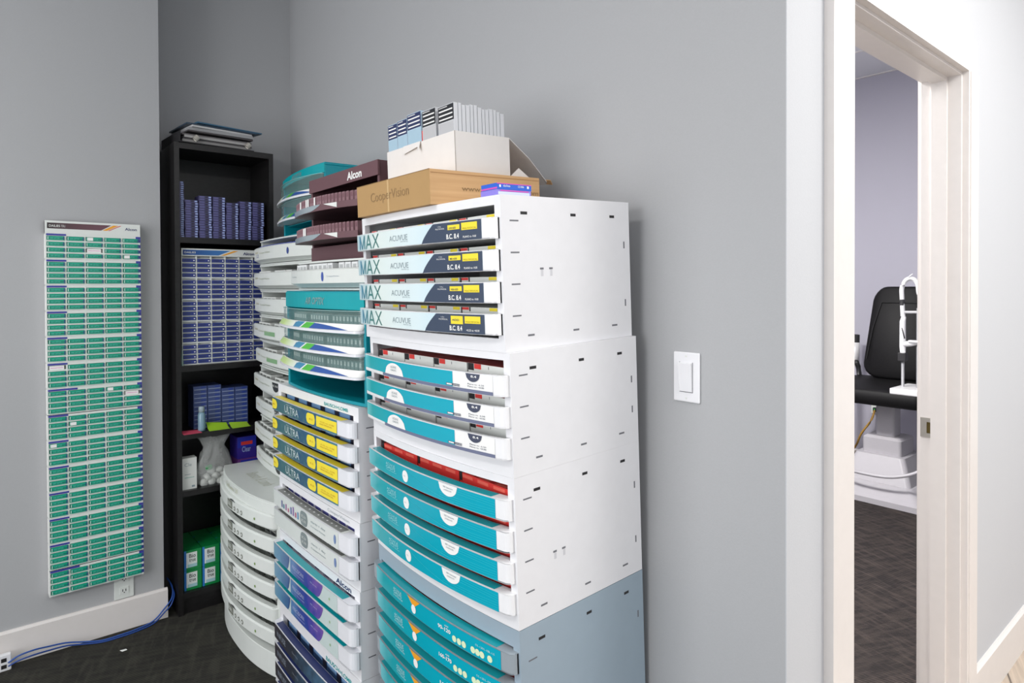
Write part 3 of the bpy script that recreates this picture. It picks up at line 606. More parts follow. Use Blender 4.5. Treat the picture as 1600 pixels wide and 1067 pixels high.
def d_oas(o, Y, x0, x1, h, k):
    u = U_(x0, x1); m = MB(); m.vs(u(.01), u(.915), .0085, h-.001, Y, .0006, WHT, 30); m.vs(u(.14), u(.915), .001, .0080, Y, .0006, SLATE, 30); m.obj('label', o)
    m = MB(); m.vs(u(.01), u(.62), .0085, h-.001, Y, .0011, TFAS, 20); m.obj('teal_panel', o)
    m = MB(); e = .0016; sub(o, 'arch_badge', 'disc', u(.22), .0085, (u(.283)-u(.158))/2, .028, Y, e, WHT, 1); sub(o, 'half_round_badge', 'disc', u(.765), h-.001, .021, .017, Y, e, BADGE, -1); sub(o, 'pill_badge', 'vs', u(.575), u(.668), .0105, .0155, Y, e, BADGE); m.vs(u(.58), u(.615), .0115, .0145, Y, e+.0003, WHT); m.obj('printed_panel', o)
    m = MB(); e = .0021; T_(o, 'ACUVUE', u(.20), .024, .030, .006, Y, e, GTX, 0); T_(o, 'OASYS', u(.20), .017, .030, .005, Y, e, GTX, 0); T_(o, '8.4', u(.752), h-.009, .017, .0048, Y, e, WHT, .02)
    T_(o, 'Plano to -6.50', u(.725), .0175, .048, .003, Y, e-.001, BADGE, 0); T_(o, 'Plano to +8.00', u(.725), .0125, .048, .003, Y, e-.001, BADGE, 0); T_(o, 'LENSES', u(.625), .0118, .020, .0028, Y, e, WHT, 0); m.obj('printed_panel', o)
WAVE = mat('#35c0cc', .3, key='wave_line')
def d_oas1(o, Y, x0, x1, h, k):
    u = U_(x0, x1); m = MB(); m.vs(u(.012), u(.905), .001, h-.001, Y, .0006, TFAS, 30); m.obj('label', o)
    m = MB()
    for j in range(7):
        f = lambda x, j=j: .004+.005*j+.010*(1-abs(1-((x-u(.42))/(u(.9)-u(.42)))*2)**2)*(.3 if j > 3 else -.2)*((-1)**0)
        m.vs(u(.50), u(.905), f, lambda x: f(x)+.0005, Y, .0011, WAVE, 24)
    g = lambda x: .004+.034*(((u(.62)-x)/(u(.62)-u(.26))))**1.7 if x < u(.62) else .004
    m.vs(u(.27), u(.60), g, lambda x: g(x)+.0007, Y, .0011, WAVE, 24); m.obj('wave_pattern', o)
    sub(o, 'round_badge', 'disc', u(.272), .020, .014, .014, Y, .0013, WHT); sub(o, 'half_round_badge', 'disc', u(.56), h-.001, (u(.63)-u(.5))/2, .026, Y, .0013, WHT, -1)
    m = MB(); P = mat('#9fdfe4', .4, key='pale_teal_ink'); e = .0013; T_(o, 'ACUVUE', u(.14), .026, .052, .007, Y, e, P, 0); T_(o, 'OASYS', u(.14), .018, .052, .007, Y, e, P, 0); T_(o, '1-Day with HydraLuxe', u(.14), .013, .058, .003, Y, e, P, 0)
    T_(o, '1-Day', u(.260), .018, .010, .004, Y, .0018, GTX, 0); T_(o, '90 lenses', u(.53), h-.010, .034, .004, Y, .0018, GTX, 0); T_(o, 'HYDRALUXE', u(.535), h-.016, .026, .003, Y, .0018, GTX, 0); m.obj('printed_panel', o)
def d_grey(o, Y, x0, x1, h, k):
    u = U_(x0, x1); m = MB(); m.vs(u(.03), u(.905), .001, h-.001, Y, .0006, TFAS, 30); m.obj('label', o)
    m = MB(); e = .0013
    m.vs(u(.25), u(.335), lambda x: h-.001-.020*(1-abs((x-u(.2925))/(u(.335)-u(.2925)))), h-.001, Y, e, ORG, 12); m.obj('triangle', o); sub(o, 'round_badge', 'disc', u(.2925), .017, .0105, .0105, Y, e+.0004, WHT)
    for q in (.565, .598, .631, .695, .728, .761, .82): sub(o, 'round_badge', 'disc', u(q), .013, .0072, .0072, Y, e, mat('#dff0c8', .4, key='pale_green_dot'))
    m = MB(); P = mat('#bfe8ea', .4, key='pale_ink'); T_(o, 'ACUVUE', u(.155), .025, .045, .007, Y, e, P, 0); T_(o, 'OASYS', u(.155), .017, .045, .007, Y, e, P, 0); T_(o, 'for ASTIGMATISM', u(.155), .011, .05, .004, Y, e, P, 0)
    T_(o, ['90-120', '160-170', '10-20', '30-60'][k % 4], u(.455), .017, u(.54)-u(.455), .009, Y, e, WHT, .02); T_(o, 'AXIS', u(.50), .029, .014, .0035, Y, e, WHT, 0)
    for q in (.715, .762, .80): T_(o, 'CYL -1.25', u(q), .026, .022, .004, Y, e, P, 0)
    m.obj('printed_panel', o)
C1 = right_cab('white drawer cabinet with MAX labelled drawers, topmost of the right stack', 1.268, .315, .804, -.985, .592, WP)
C2 = right_cab('white cabinet with three teal and white drawers, second of the right stack', 1.017, .251, .816, -.975, .588, WP)
C3 = right_cab('white cabinet with four all-teal drawers, third of the right stack', .707, .310, .828, -.975, .590, WP)
C4 = right_cab('grey cabinet with teal drawers at the bottom of the right stack', .004, .702, .8555, -.975, .590, GP)
CD = .388
body(C1, .592, CD, .315, .012, .028, .296, WP, slots=4); body(C2, .588, CD, .251, .016, .034, .236, WP, slots=3)
body(C3, .590, CD, .310, .020, .030, .294, WP, slots=4); body(C4, .590, CD, .702, .020, .04, .664, GP, slots=9, pitch=.066)
for root, h, n, dz, pitch, des, lip, kind, nb, cap_, desc, wh in (
    (C1, .315, 4, .045, .064, d_max, CLR, 'max', 4, CAP, 'red-and-yellow marked white lens box', 'MAX cabinet'),
    (C2, .251, 3, .044, .063, d_oas, CLR, 'oasys', 4, CAP, 'red-tagged white lens box', 'teal and white cabinet'),
    (C3, .310, 4, .043, .064, d_oas1, TLIP, 'red', 3, CAP, 'red topped lens box', 'all-teal cabinet'),
    (C4, .702, 9, .045, .066, d_grey, TLIP, 'red', 3, GCAP, 'red topped lens box', 'grey cabinet')):
    w_ = .592 if root is C1 else .590
    dl = add_drawers(root, w_, n, h-dz, pitch, .042, .017, .026, CD-.03, cap_, lip, des, variants=(root is C1 or root is C4), lipd=.026 if lip is TLIP else .008)
    for k in range(n if root is not C4 else 4):
        fill(root, kind, nb, .0245, w_-.0285, .012, h-dz-k*pitch-.042+.0032, '%s drawer of the %s' % (ORD[k], wh), desc, 'boxes in the drawers of the right stack')
# keyhole marks on the side of the first and third cabinet
for root, yy, zz_ in ((C1, .10, .150), (C3, .10, .115)):
    m = MB()
    w_ = .592 if root is C1 else .590
    for q in (0, .026): m.box(w_-.001, w_+.0004, yy+q, yy+q+.010, zz_+.014, zz_+.018, SLOT); m.box(w_-.001, w_+.0004, yy+q+.003, yy+q+.009, zz_, zz_+.014, mat('#cfcfd4', .5, key='recess'))
    m.obj('bracket_recess', root)
# ---- middle column
def plain_design(front, texts=()):
    pass
MX0, MX1, MYF = -2.205, -1.600, .793; MW = MX1-MX0
def mid_cab(label, zb, h, yf=MYF):
    o = thing('drawer_cabinet', label, 'cabinet', (MX0, yf, zb), (.012, 0, 0)); bpy.context.view_layer.update(); return o
CAPM = mat('#e6e7ec', .25, key='cap_white')
def d_ultra(o, Y, x0, x1, h, k):
    u = U_(x0, x1, 1.27, .01); m = MB(); m.vs(u(.0), u(.845), .001, h-.001, Y, .0006, ULT, 30); m.obj('label', o)
    m = MB(); e = .0013
    f = lambda x: .016*math.sqrt(max(0, 1-max(0, (x-u(.045))/(u(.09)-u(.045)))**3))
    m.vs(u(.012), u(.09), lambda x: h/2-f(x), lambda x: h/2+f(x), Y, e, YEL, 12); m.obj('yellow_lobe', o); m = MB()
    g = lambda x: .016*(max(0, 1-abs((x-u(.525))/(u(.58)-u(.525)))**5))**.5
    m.vs(u(.47), u(.58), lambda x: h/2-g(x), lambda x: h/2+g(x), Y, e, YEL, 16); m.obj('yellow_pill', o); m = MB(); m.vs(u(.595), u(.845), .006, h-.006, Y, e, YEL); m.obj('yellow_panel', o)
    m = MB(); P = mat('#c8d4d4', .4, key='pale_grey_ink'); T_(o, 'ULTRA', u(.19), .010, u(.37)-u(.19), .022, Y, e, P, -.0); T_(o, 'MONTHLY', u(.22), .006, .05, .003, Y, e, P, 0); T_(o, 'BAUSCH + LOMB', u(.21), .0345, .05, .003, Y, e, P, 0)
    Q = mat('#c08a2a', .5, key='ochre_ink'); T_(o, 'SPH', u(.025), .018, .025, .005, Y, e+.0005, Q, 0); T_(o, '8.5', u(.51), .018, .024, .005, Y, e+.0005, Q, 0); T_(o, '-0.25 to -3.00', u(.64), .022, .09, .004, Y, e+.0005, Q, 0); T_(o, 'MULTIFOCAL', u(.64), .015, .08, .004, Y, e+.0005, Q, 0); m.obj('printed_panel', o)
def d_coop(o, Y, x0, x1, h, k):
    u = U_(x0, x1, 1.27, .01); m = MB(); m.vs(u(.02), u(.845), .001, h-.001, Y, .0006, mat('#d9dedb', .3, key='pale_label'), 30); m.obj('label', o)
    m = MB(); e = .0013
    if k == 0:
        for q, hh, c in ((.16, .022, '#6a6a9a'), (.185, .014, '#4f7f9c'), (.215, .020, '#9a6a9a'), (.245, .012, '#c06a8a'), (.28, .022, '#6a70a8'), (.31, .028, '#8a6aa8'), (.34, .016, '#b06080'), (.37, .022, '#5a8fb8')):
            m.vs(u(q-.03), u(q-.03)+.011, .010, .010+hh, Y, e, mat(c, .4, key='print'))
        m.obj('printed_bars', o); m = MB()
    g = lambda x: (h/2-.003)*(max(0, 1-abs((x-u(.4225))/(u(.47)-u(.4225)))**4))**.5
    m.vs(u(.375), u(.47), lambda x: h/2-g(x), lambda x: h/2+g(x), Y, e, mat('#7f8a8c', .4, key='badge_grey'), 16); m.obj('badge', o); m = MB(); m.disc(u(.805), h*.5, .007, .013, Y, e, mat('#6f87b5', .3, key='globe_blue')); m.obj('globe_logo', o)
    m = MB(); T_(o, 'BC 8.4', u(.395), h*.55, .034, .008, Y, e+.0005, OFF, 0); T_(o, 'BC 8.8', u(.395), h*.28, .034, .008, Y, e+.0005, OFF, 0); T_(o, 'clariti 1 day', u(.51), h*.55, .10, .008, Y, e, GTX, 0); T_(o, 'CooperVision', u(.51), h*.30, .10, .006, Y, e, GTX, 0); m.obj('printed_panel', o)
    m = MB(); m.hs(u(.06), u(.86), Y, .004, .030, h+.0014, mat('#7a7c78', .4, key='top_strip'))
    for j in range(14): m.hs(u(.10+.054*j), u(.115+.054*j), Y, .014, .019, h+.0018, OFF)
    m.obj('top_strip', o)
def d_alcon(o, Y, x0, x1, h, k):
    u = U_(x0, x1, 1.27, .01); m = MB(); m.vs(u(.0), u(.83), .001, h-.001, Y, .0006, LITE, 30); m.obj('label', o)
    m = MB(); e = .0012; f = lambda x: .001+(h-.002)*max(0, (x-u(.20))/(u(.24)-u(.20)))**2 if x > u(.20) else .001
    m.vs(u(.0), u(.235), f, h-.001, Y, e, ALC2, 16); m.obj('sea_panel', o)
    m = MB(); f2 = lambda x: .001+(h-.002)*max(0, (x-u(.58))/(u(.66)-u(.58)))**2 if x > u(.58) else .001
    m.vs(u(.245), u(.655), f2, h-.001, Y, e, ALC, 24); m.obj('violet_panel', o)
    m = MB(); P = mat('#b9bfe4', .4, key='lilac_ink'); T_(o, 'PRECISION1', u(.27), .020, .095, .012, Y, e+.0006, P, 0); T_(o, 'for Astigmatism', u(.30), .010, .08, .005, Y, e+.0006, P, 0); T_(o, '90 pack', u(.50), .026, .05, .005, Y, e+.0006, P, 0); m.disc(u(.735), .024, .004, .004, Y, e, mat('#9ab88a', .4, key='olive_dot')); m.obj('printed_panel', o)
def d_dark(o, Y, x0, x1, h, k):
    u = U_(x0, x1, 1.27, .01); m = MB(); m.vs(u(.0), u(.845), .001, h-.001, Y, .0006, DRK, 30); m.obj('label', o)
    m = MB(); P = mat('#8f98a5', .4, key='dusk_ink'); e = .0012; T_(o, 'INFUSE', u(.06), .015, .085, .018, Y, e, P, 0); T_(o, 'One-Day', u(.26), .020, .05, .008, Y, e, P, 0); m.obj('printed_panel', o)
K1 = mid_cab('white cabinet with yellow and blue ULTRA drawers in the middle stack', .756, .316)
K2 = mid_cab('white two-drawer cabinet between the yellow and the purple drawer cabinets', .568, .187)
K3 = mid_cab('white cabinet with teal-topped purple drawers in the middle stack', .322, .245)
K4 = mid_cab('white cabinet with dark printed drawers at the foot of the middle stack', .002, .319)
MD = .40
for root, h, n, oz in ((K1, .316, 4, .290), (K2, .187, 2, .165), (K3, .245, 3, .222), (K4, .319, 4, .283)):
    body(root, MW, MD, h, .004, .03 if root is not K4 else .011, oz, WP, stile=.030, slots=n, pitch=.066)
for root, h, n, dz, des, lip, kind, nb, desc, wh, fh in (
    (K1, .316, 4, .040, d_ultra, YEL, 'blue', 5, 'blue lens box', 'yellow drawer cabinet', .043),
    (K2, .187, 2, .036, d_coop, OFF, 'violet', 9, 'white and violet lens box', 'two-drawer white cabinet', .050),
    (K3, .245, 3, .030, d_alcon, TEAL, 'violet', 7, 'white and violet lens box', 'purple drawer cabinet', .048),
    (K4, .319, 4, .060, d_dark, NAVY2, 'blue', 5, 'blue lens box', 'dark drawer cabinet', .048)):
    add_drawers(root, MW, n, h-dz, .066, fh, .026, .008, MD-.03, CAPM, lip, des, x0=.002, x1=MW+.001, endcap=.055, lipd=.026 if root is not K2 else .034, variants=(root is K2), inner=.04, r=.020)
    for k in range(n):
        fill(root, kind, nb, .0465, MW-.0465, .012, h-dz-k*.066-fh+.0032, '%s drawer of the %s' % (ORD[k], wh), desc, 'boxes in the drawers of the middle stack')
Yc = lambda x: -.004*(1-((x-MW/2)/(MW/2))**2)
m = MB(); m.text('BAUSCH+LOMB', MW-.215, .2955, .155, .010, Yc, .0008, mat('#2fa5a5', .4, key='teal_ink'), .015); m.obj('lettering', K1)
m = MB(); m.text('CooperVision', MW-.20, .170, .14, .011, Yc, .0008, mat('#a9b3b8', .4, key='pale_logo'), 0); m.obj('lettering', K2)
m = MB(); m.text('Alcon', MW-.145, .2255, .095, .0155, Yc, .0008, NAVY2, .02); m.obj('lettering', K3)
m = MB(); m.text('BAUSCH+LOMB', MW-.215, .288, .165, .013, Yc, .0008, mat('#2fa5a5', .4, key='teal_ink'), .015); m.obj('lettering', K4)
# ---- teal open-front units
def teal_unit(label, loc, rot, w, h, n, d=.36, header=.038, pitch=.063, slot=True, cat='drawer unit'):
    root = thing('lens_dispenser', label, cat, loc, rot); bpy.context.view_layer.update()
    bow = .022; B = lambda x: -bow*(1-((x-w/2)/(w/2))**2); N = 14
    xs = [w*k/N for k in range(N+1)]; m = MB()
    def rp(z): # rounded-corner roof outline
        return z
    m.pr([(x, B(x)) for x in xs], [(x, d) for x in xs], h-.010, h, TEAL2)
    m.box(0, .014, .0, d, 0, h-.010, TEAL2); m.box(w-.014, w, .0, d, 0, h-.010, TEAL2); m.box(.014, w-.014, d-.006, d, 0, h-.010, TEAL2)
    m.pr([(x, B(x)) for x in xs], [(x, d) for x in xs], 0, .010, TEAL2)
    sz = h-header-n*pitch
    m.box(.014, w-.014, .01, d-.006, sz-.004, sz, TEAL2)
    o = m.obj('shell', root, bevel=.003)
    m = MB(); xi = [.0+(w)*k/N for k in range(N+1)]
    m.pr([(x, B(x)-.003) for x in xi], [(x, B(x)+.002) for x in xi], h-header, h-.004, TEAL); q = m.obj('header', root)
    m = MB(); m.text('AIR OPTIX', w*.38, h-header+.012, w*.24, header*.42, lambda x: B(x)-.003, .0008, mat('#7f9fa0', .4, key='smoke_ink'), .02, slant=.4); m.obj('lettering', q)
    for k in range(n):
        z0 = h-header-(k+1)*pitch
        Y, cs = curve(-.012, w-.006, .020, .042, .016)
        if k == 0:
            m = MB(); m.pr([(x, Y(x)-.004) for x in cs], [(x, Y(x)+.004) for x in cs], .000, .007, CAPM)      # lip
            m.pr([(x, Y(x)) for x in cs[2:-2]], [(x, .03) for x in cs[2:-2]], .0045, .0065, CAPM); m.box(.018, w-.018, .03, d-.04, .0045, .0065, CAPM)
            dr_ = m.obj('drawer', root)
            n2 = len(cs); m = MB()    # sloped label band
            for i in range(n2-1):
                a, b = cs[i], cs[i+1]; m.poly([(a, Y(a)-.0035, .0075), (b, Y(b)-.0035, .0075), (b, Y(b)+.010, .025), (a, Y(a)+.010, .025)], WHT)
                m.poly([(a, Y(a)+.010, .0065), (b, Y(b)+.010, .0065), (b, Y(b)+.012, .025), (a, Y(a)+.012, .025)], WHT)
            m.obj('label_band', dr_)
            def band(x0, x1, t0, t1, mt, s0=0, s1=0, tip=False):
                mm = MB(); nn = 8
                for i in range(nn):
                    a = x0+(x1-x0)*i/nn; b = x0+(x1-x0)*(i+1)/nn
                    ta = t1 if not tip else t1-(t1-t0)*(i/nn)**1.5; tb = t1 if not tip else t1-(t1-t0)*((i+1)/nn)**1.5
                    P = lambda x, t: (x+t*s0, Y(x)-.0035+.0135*t-.0008, .0078+.0175*t)
                    mm.poly([P(a, t0), P(b, t0), P(b, tb), P(a, ta)], mt)
                return mm
            band(.0, w*.38, .05, .95, gradient('lime_fade', [(0, '#bfdc96'), (.4, '#c8e08c'), (1, '#e9efe6')], 0, .3), 0).obj('green_fade', dr_)
            band(w*.33, w*.47, .05, .95, mat('#4a8fb5', .3, key='mid_blue'), .02).obj('blue_block', dr_)
            band(w*.49, w*.59, .05, .95, mat('#55b944', .3, key='leaf'), .02).obj('green_block', dr_)
            band(w*.59, w*.93, .05, .9, mat('#2f56a0', .3, key='royal_blue'), .02, tip=True).obj('navy_block', dr_)
            m = MB(); m.pr([(x, Y(x)+.012) for x in cs[2:-2]], [(x, Y(x)+.014) for x in cs[2:-2]], .0255, pitch-.003, CLR); m.obj('clear_window', dr_)
            m = MB(); m.pr([(x, Y(x)+.011) for x in cs[2:-2]], [(x, Y(x)+.015) for x in cs[2:-2]], pitch-.003, pitch-.0015, mat('#9fc8c6', .2, key='window_rim')); m.obj('window_rim', dr_)
        else: dr_ = copy_tree(first, root)
        if k == 0: first = dr_
        dr_.location = (0, 0, z0)
    return root
def strip_boxes(root, n, x0, x1, y, z, h, dy, where, desc, col, mark, grp, Yf=None, skip=()):
    pitch = (x1-x0)/n; wd = pitch-.0012; mb = MB(); mb.box(0, wd, 0, dy, 0, h, col); mb.box(wd*.2, wd*.8, -.0004, 0, h*.60, h*.9, mark); mb.box(wd*.15, wd*.85, .004, dy*.5, h, h+.0003, mark); pro = None
    for k in range(n):
        if k in skip: continue
        x = x0+k*pitch; yy = y+(Yf(x+wd/2) if Yf else 0)
        loc = root.matrix_basis @ Vector((x, yy+random.uniform(0, .001), z))
        lab = '%s, %s from left, %s' % (desc, ORD[k], where)
        if pro: o = pro.copy(); COL.objects.link(o)
        else: o = mb.obj(desc.replace(' ', '_'))
        pro = o; o.location = loc; o.rotation_euler = root.rotation_euler; tag(o, lab, 'box', grp)
T1 = teal_unit('teal dispenser with three clear drawers and an empty slot, middle stack', (-2.155, .806, 1.0735), (.012, 0, 0), .572, .316, 3, header=.052)
for k in range(3): strip_boxes(T1, 26, .085, .55, .004, .316-.052-(k+1)*.063+.007, .040, .05, '%s drawer of the middle teal dispenser' % ORD[k], 'slim grey lens box', mat('#6f8486', .5, key='box_grey'), mat('#c8d0cc', .5, key='box_pale'), 'slim boxes in the middle teal dispenser', Yf=lambda x: -.030*(1-((x-.286)/.286)**2), skip=((0, 8, 9, 17) if k == 0 else (4, 5, 15)))
T2 = teal_unit('teal dispenser with two drawers standing on the tower of white trays', (-2.725, 1.005, 1.6055), (0, 0, -.075), .515, .25, 2, d=.22, pitch=.078)
# ---- white bowed trays
def tray_unit(name, label, loc, rot, w, d, h, ext=.028, bow=.040, mt=WP2, fh=.45, group=None, design=None):
    root = thing(name, label, 'tray', loc, rot, group); bpy.context.view_layer.update()
    def ring_(o, b): return [(o+(w-2*o)*k/16, -b*(1-((k/8.)-1)**2)+.02) for k in range(17)]
    m = MB(); f = ring_(.012, bow*.6)
    m.pr(f, [(x, d) for x, y in f], h-.007, h-.0006, mt); m.pr(f, [(x, d) for x, y in f], .0, .006, mt)
    m.box(.012, .018, .025, d, .006, h-.007, mt); m.box(w-.018, w-.012, .025, d, .006, h-.007, mt); m.box(.018, w-.018, d-.005, d, .006, h-.007, mt)
    m.obj('shell', root, bevel=.0015)
    # front panel: flared shape, wider than the shell; bottom tapers back in
    z = [.008, .022, .022+h*fh, .022+h*fh+.004]; sc = [(.020, bow*.6, .0), (-ext*.3, bow, .018), (-ext*.3, bow, .018), (-ext*.15, bow, .014)]
    rings = []
    for (o, b, p) in sc:
        Fp = [(o+(w-2*o)*k/18, -b*(1-((k/9.)-1)**2)-p+.02) for k in range(19)]
        Bp = [(x+(.004 if k == 0 else -.004 if k == 18 else 0), y+.005) for k, (x, y) in enumerate(Fp)]
        rings.append([(Fp[0][0]+.0, .045)]+Fp+[(Fp[-1][0], .045)]+[(Fp[-1][0]-.005, .045)]+Bp[::-1]+[(Fp[0][0]+.005, .045)])
    m = MB(); m.loft(rings, z, mt); fp_ = m.obj('front_panel', root)
    m = MB(); m.pr([(.02+(w-.04)*k/16, -bow*.8*(1-((k/8.)-1)**2)+.01) for k in range(17)], [(.02+(w-.04)*k/16, d-.02) for k in range(17)], .0195, .0215, mt); m.obj('tray_floor', root)
    Yp = lambda x: -bow*(1-(((x-(-ext*.3))/((w+ext*.6)/2))-1)**2)-.018+.02
    if design: design(fp_, root, Yp, w, h, .022, .022+h*fh)
    return root
def tw_design(kind):
    def f(fp_, root, Y, w, h, z0, z1):
        m = MB(); c = mat('#b8bda8', .4, key='faint_ink'); e = .0008; hh = z1-z0
        m.text('clariti', w*.04, z0+hh*.55, w*.10, hh*.2, Y, e, mat('#c3ba8c', .4, key='sand_ink'), 0); m.text('CooperVision', w*.18, z0+hh*.45, w*.24, hh*.2, Y, e, c, 0)
        m.obj('lettering', fp_)
        m = MB()
        if kind == 'globe': m.disc(w*.70, z0+hh*.5, .010, .013, Y, e, mat('#3f4f8f', .3, key='globe')); MB().text('1.2', w*.09, z0+hh*.2, w*.06, hh*.3, Y, e, mat('#5a68a8', .4, key='ink_blue'), 0).obj('lettering', fp_)
        elif kind == 'green': m.vs(w*.32, w*.52, z0+hh*.25, z0+hh*.6, Y, e, mat('#86b084', .4, key='sage'))
        elif kind == 'arc': m.disc(w*.53, z1-.002, .040, hh*.75, Y, e, mat('#35383a', .4, key='arc_black'), -1); MB().text('BC 8.6', w*.48, z0+hh*.62, .055, .008, Y, e+.0004, OFF, 0).obj('lettering', fp_)
        else: return
        m.obj('badge', fp_)
    return f
TZ = .6305; TH = .1082
kinds = ['arc', 'arc', 'arc', 'arc', 'green', 'green', '', '', 'globe']
for k in range(9):
    top = 8-k
    root = tray_unit('lens_tray', 'white bowed lens tray, %s in the tall tray tower' % ('topmost' if k == 8 else 'lowest' if k == 0 else ORD[top]+' from the top'), (-2.878+.004*math.sin(2*k), .930+.004*math.cos(3*k), TZ+k*TH), (0, 0, 0), .655, .30, TH, bow=.032, design=tw_design(kinds[k]), group='white trays of the tall tower')
    col, mk = (mat('#4a5aa8', .4, key='tray_blue'), mat('#9aa5d8', .4, key='tray_pale')) if k == 8 else (OFF, mat('#8c8f8c', .5, key='tray_ink'))
    strip_boxes(root, 10, .035, .62, .020, .0218, .060, .05, '%s tray from top of the tower' % ORD[top], 'violet lens box' if k == 8 else 'white lens box', col, mk, 'boxes in the tower trays', Yf=lambda x: -.026*(1-((x-.315)/.315)**2), skip=() if k == 8 else (3, 7, 8, 9) if k % 2 else (0, 4, 8, 9))
# tray on top of the middle teal dispenser
def mt_design(fp_, root, Y, w, h, z0, z1):
    m = MB(); e = .0008; m.disc(w*.59, (z0+z1)/2, .008, .014, Y, e, mat('#3f56a8', .3, key='globe2')); m.obj('globe_logo', fp_); m = MB(); m.text('CooperVision', w*.64, (z0+z1)/2-.003, .07, .006, Y, e, mat('#b4bdc8', .4, key='faint_blue'), 0); m.text('biofinity', w*.05, (z0+z1)/2-.002, .06, .006, Y, e, GTX, 0); m.obj('lettering', fp_)
TM = tray_unit('lens_tray', 'white tray holding a row of white boxes above the middle teal dispenser', (-2.130, .810, 1.3915), (.012, 0, 0), .535, .33, .092, bow=.03, design=mt_design, fh=.42)
strip_boxes(TM, 14, .03, .515, .016, .0218, .060, .06, 'tray above the middle teal dispenser', 'white lens box', mat('#e4e6e6', .45, key='white_box'), mat('#b5b8b8', .5, key='box_mark'), 'white boxes above the middle teal dispenser', Yf=lambda x: -.024*(1-((x-.267)/.267)**2), skip=(3, 9))
# ---- maroon rack
RK = thing('lens_rack', 'maroon open rack with two trays of small maroon boxes', 'rack', (-2.080, .863, 1.4855), (.012, 0, 0)); bpy.context.view_layer.update()
rw, rd, rh = .475, .33, .262
m = MB(); m.box(0, .012, 0, rd, 0, rh, MAR); m.box(rw-.012, rw, 0, rd, 0, rh, MAR); m.box(.012, rw-.012, rd-.008, rd, 0, rh, MAR2); m.box(0, rw, -.0, rd, rh, rh+.008, MAR)
for z in (.0,): m.box(.012, rw-.012, .006, rd-.008, z, z+.006, MAR2)
m.obj('frame', RK)
m = MB(); m.box(-.002, rw+.002, -.006, .0, rh-.034, rh+.008, MAR); q = m.obj('header', RK)
m = MB(); m.text('Alcon', rw*.60, rh-.027, .095, .024, lambda x: -.006, .0006, WHT, .03); m.obj('lettering', q)
m = MB(); m.box(.002, rw-.002, -.004, .006, .0, .046, MAR); m.obj('lower_panel', RK)
for k, z in enumerate((.055, .140)):
    bwf = lambda x: -.055-.040*(1-((x-rw/2)/(rw/2))**2)
    m = MB(); cs = [.0+rw*i/16 for i in range(17)]
    m.pr([(x, bwf(x)) for x in cs], [(x, rd-.02 if 1 else 0) for x in cs][0:17], z, z+.004, MAR2) if False else m.pr([(.013+(rw-.026)*i/16, bwf(.013+(rw-.026)*i/16)) for i in range(17)], [(.013+(rw-.026)*i/16, rd-.012) for i in range(17)], z, z+.004, MAR2)
    m.pr([(.013+(rw-.026)*i/16, bwf(.013+(rw-.026)*i/16)-.003) for i in range(17)], [(.013+(rw-.026)*i/16, bwf(.013+(rw-.026)*i/16)) for i in range(17)], z, z+.018, MAR)
    dr_ = m.obj('tray', RK)
    m = MB(); b2 = lambda x: bwf(x)-.003
    m.vs(.016, rw*.62, lambda x: z+.001+.016*max(0, (x-rw*.45)/(rw*.17))**2, z+.0175, b2, .0008, SIL, 20)
    m.vs(rw*.66, rw*.80, lambda x: z+.002+.014*(1-(x-rw*.66)/(rw*.14)), z+.0165, b2, .0008, OFF, 8); m.obj('label', dr_)
    strip_boxes(RK, 26, .018, rw-.018, .004, z+.0045, .040, .05, '%s tray of the maroon rack' % ['lower', 'upper'][k], 'small maroon lens box', MARB, mat('#77545c', .5, key='maroon_mark'), 'maroon boxes in the maroon rack', Yf=lambda x: bwf(x))
    for j in ((5, 9, 10, 13) if k else (7, 8)):
        x = .018+j*(rw-.036)/26; mm = MB(); mm.box(0, .009, -.001, -.0005, .008, .038, WHT)
        o = mm.obj('price_tag'); o.location = RK.matrix_basis @ Vector((x+.003, .004+bwf(x+.008)-.0012, z+.0045)); tag(o, 'narrow white tag on the %s box of the %s maroon tray' % (ORD[j], ['lower', 'upper'][k]), 'tag', 'white tags in the maroon rack')
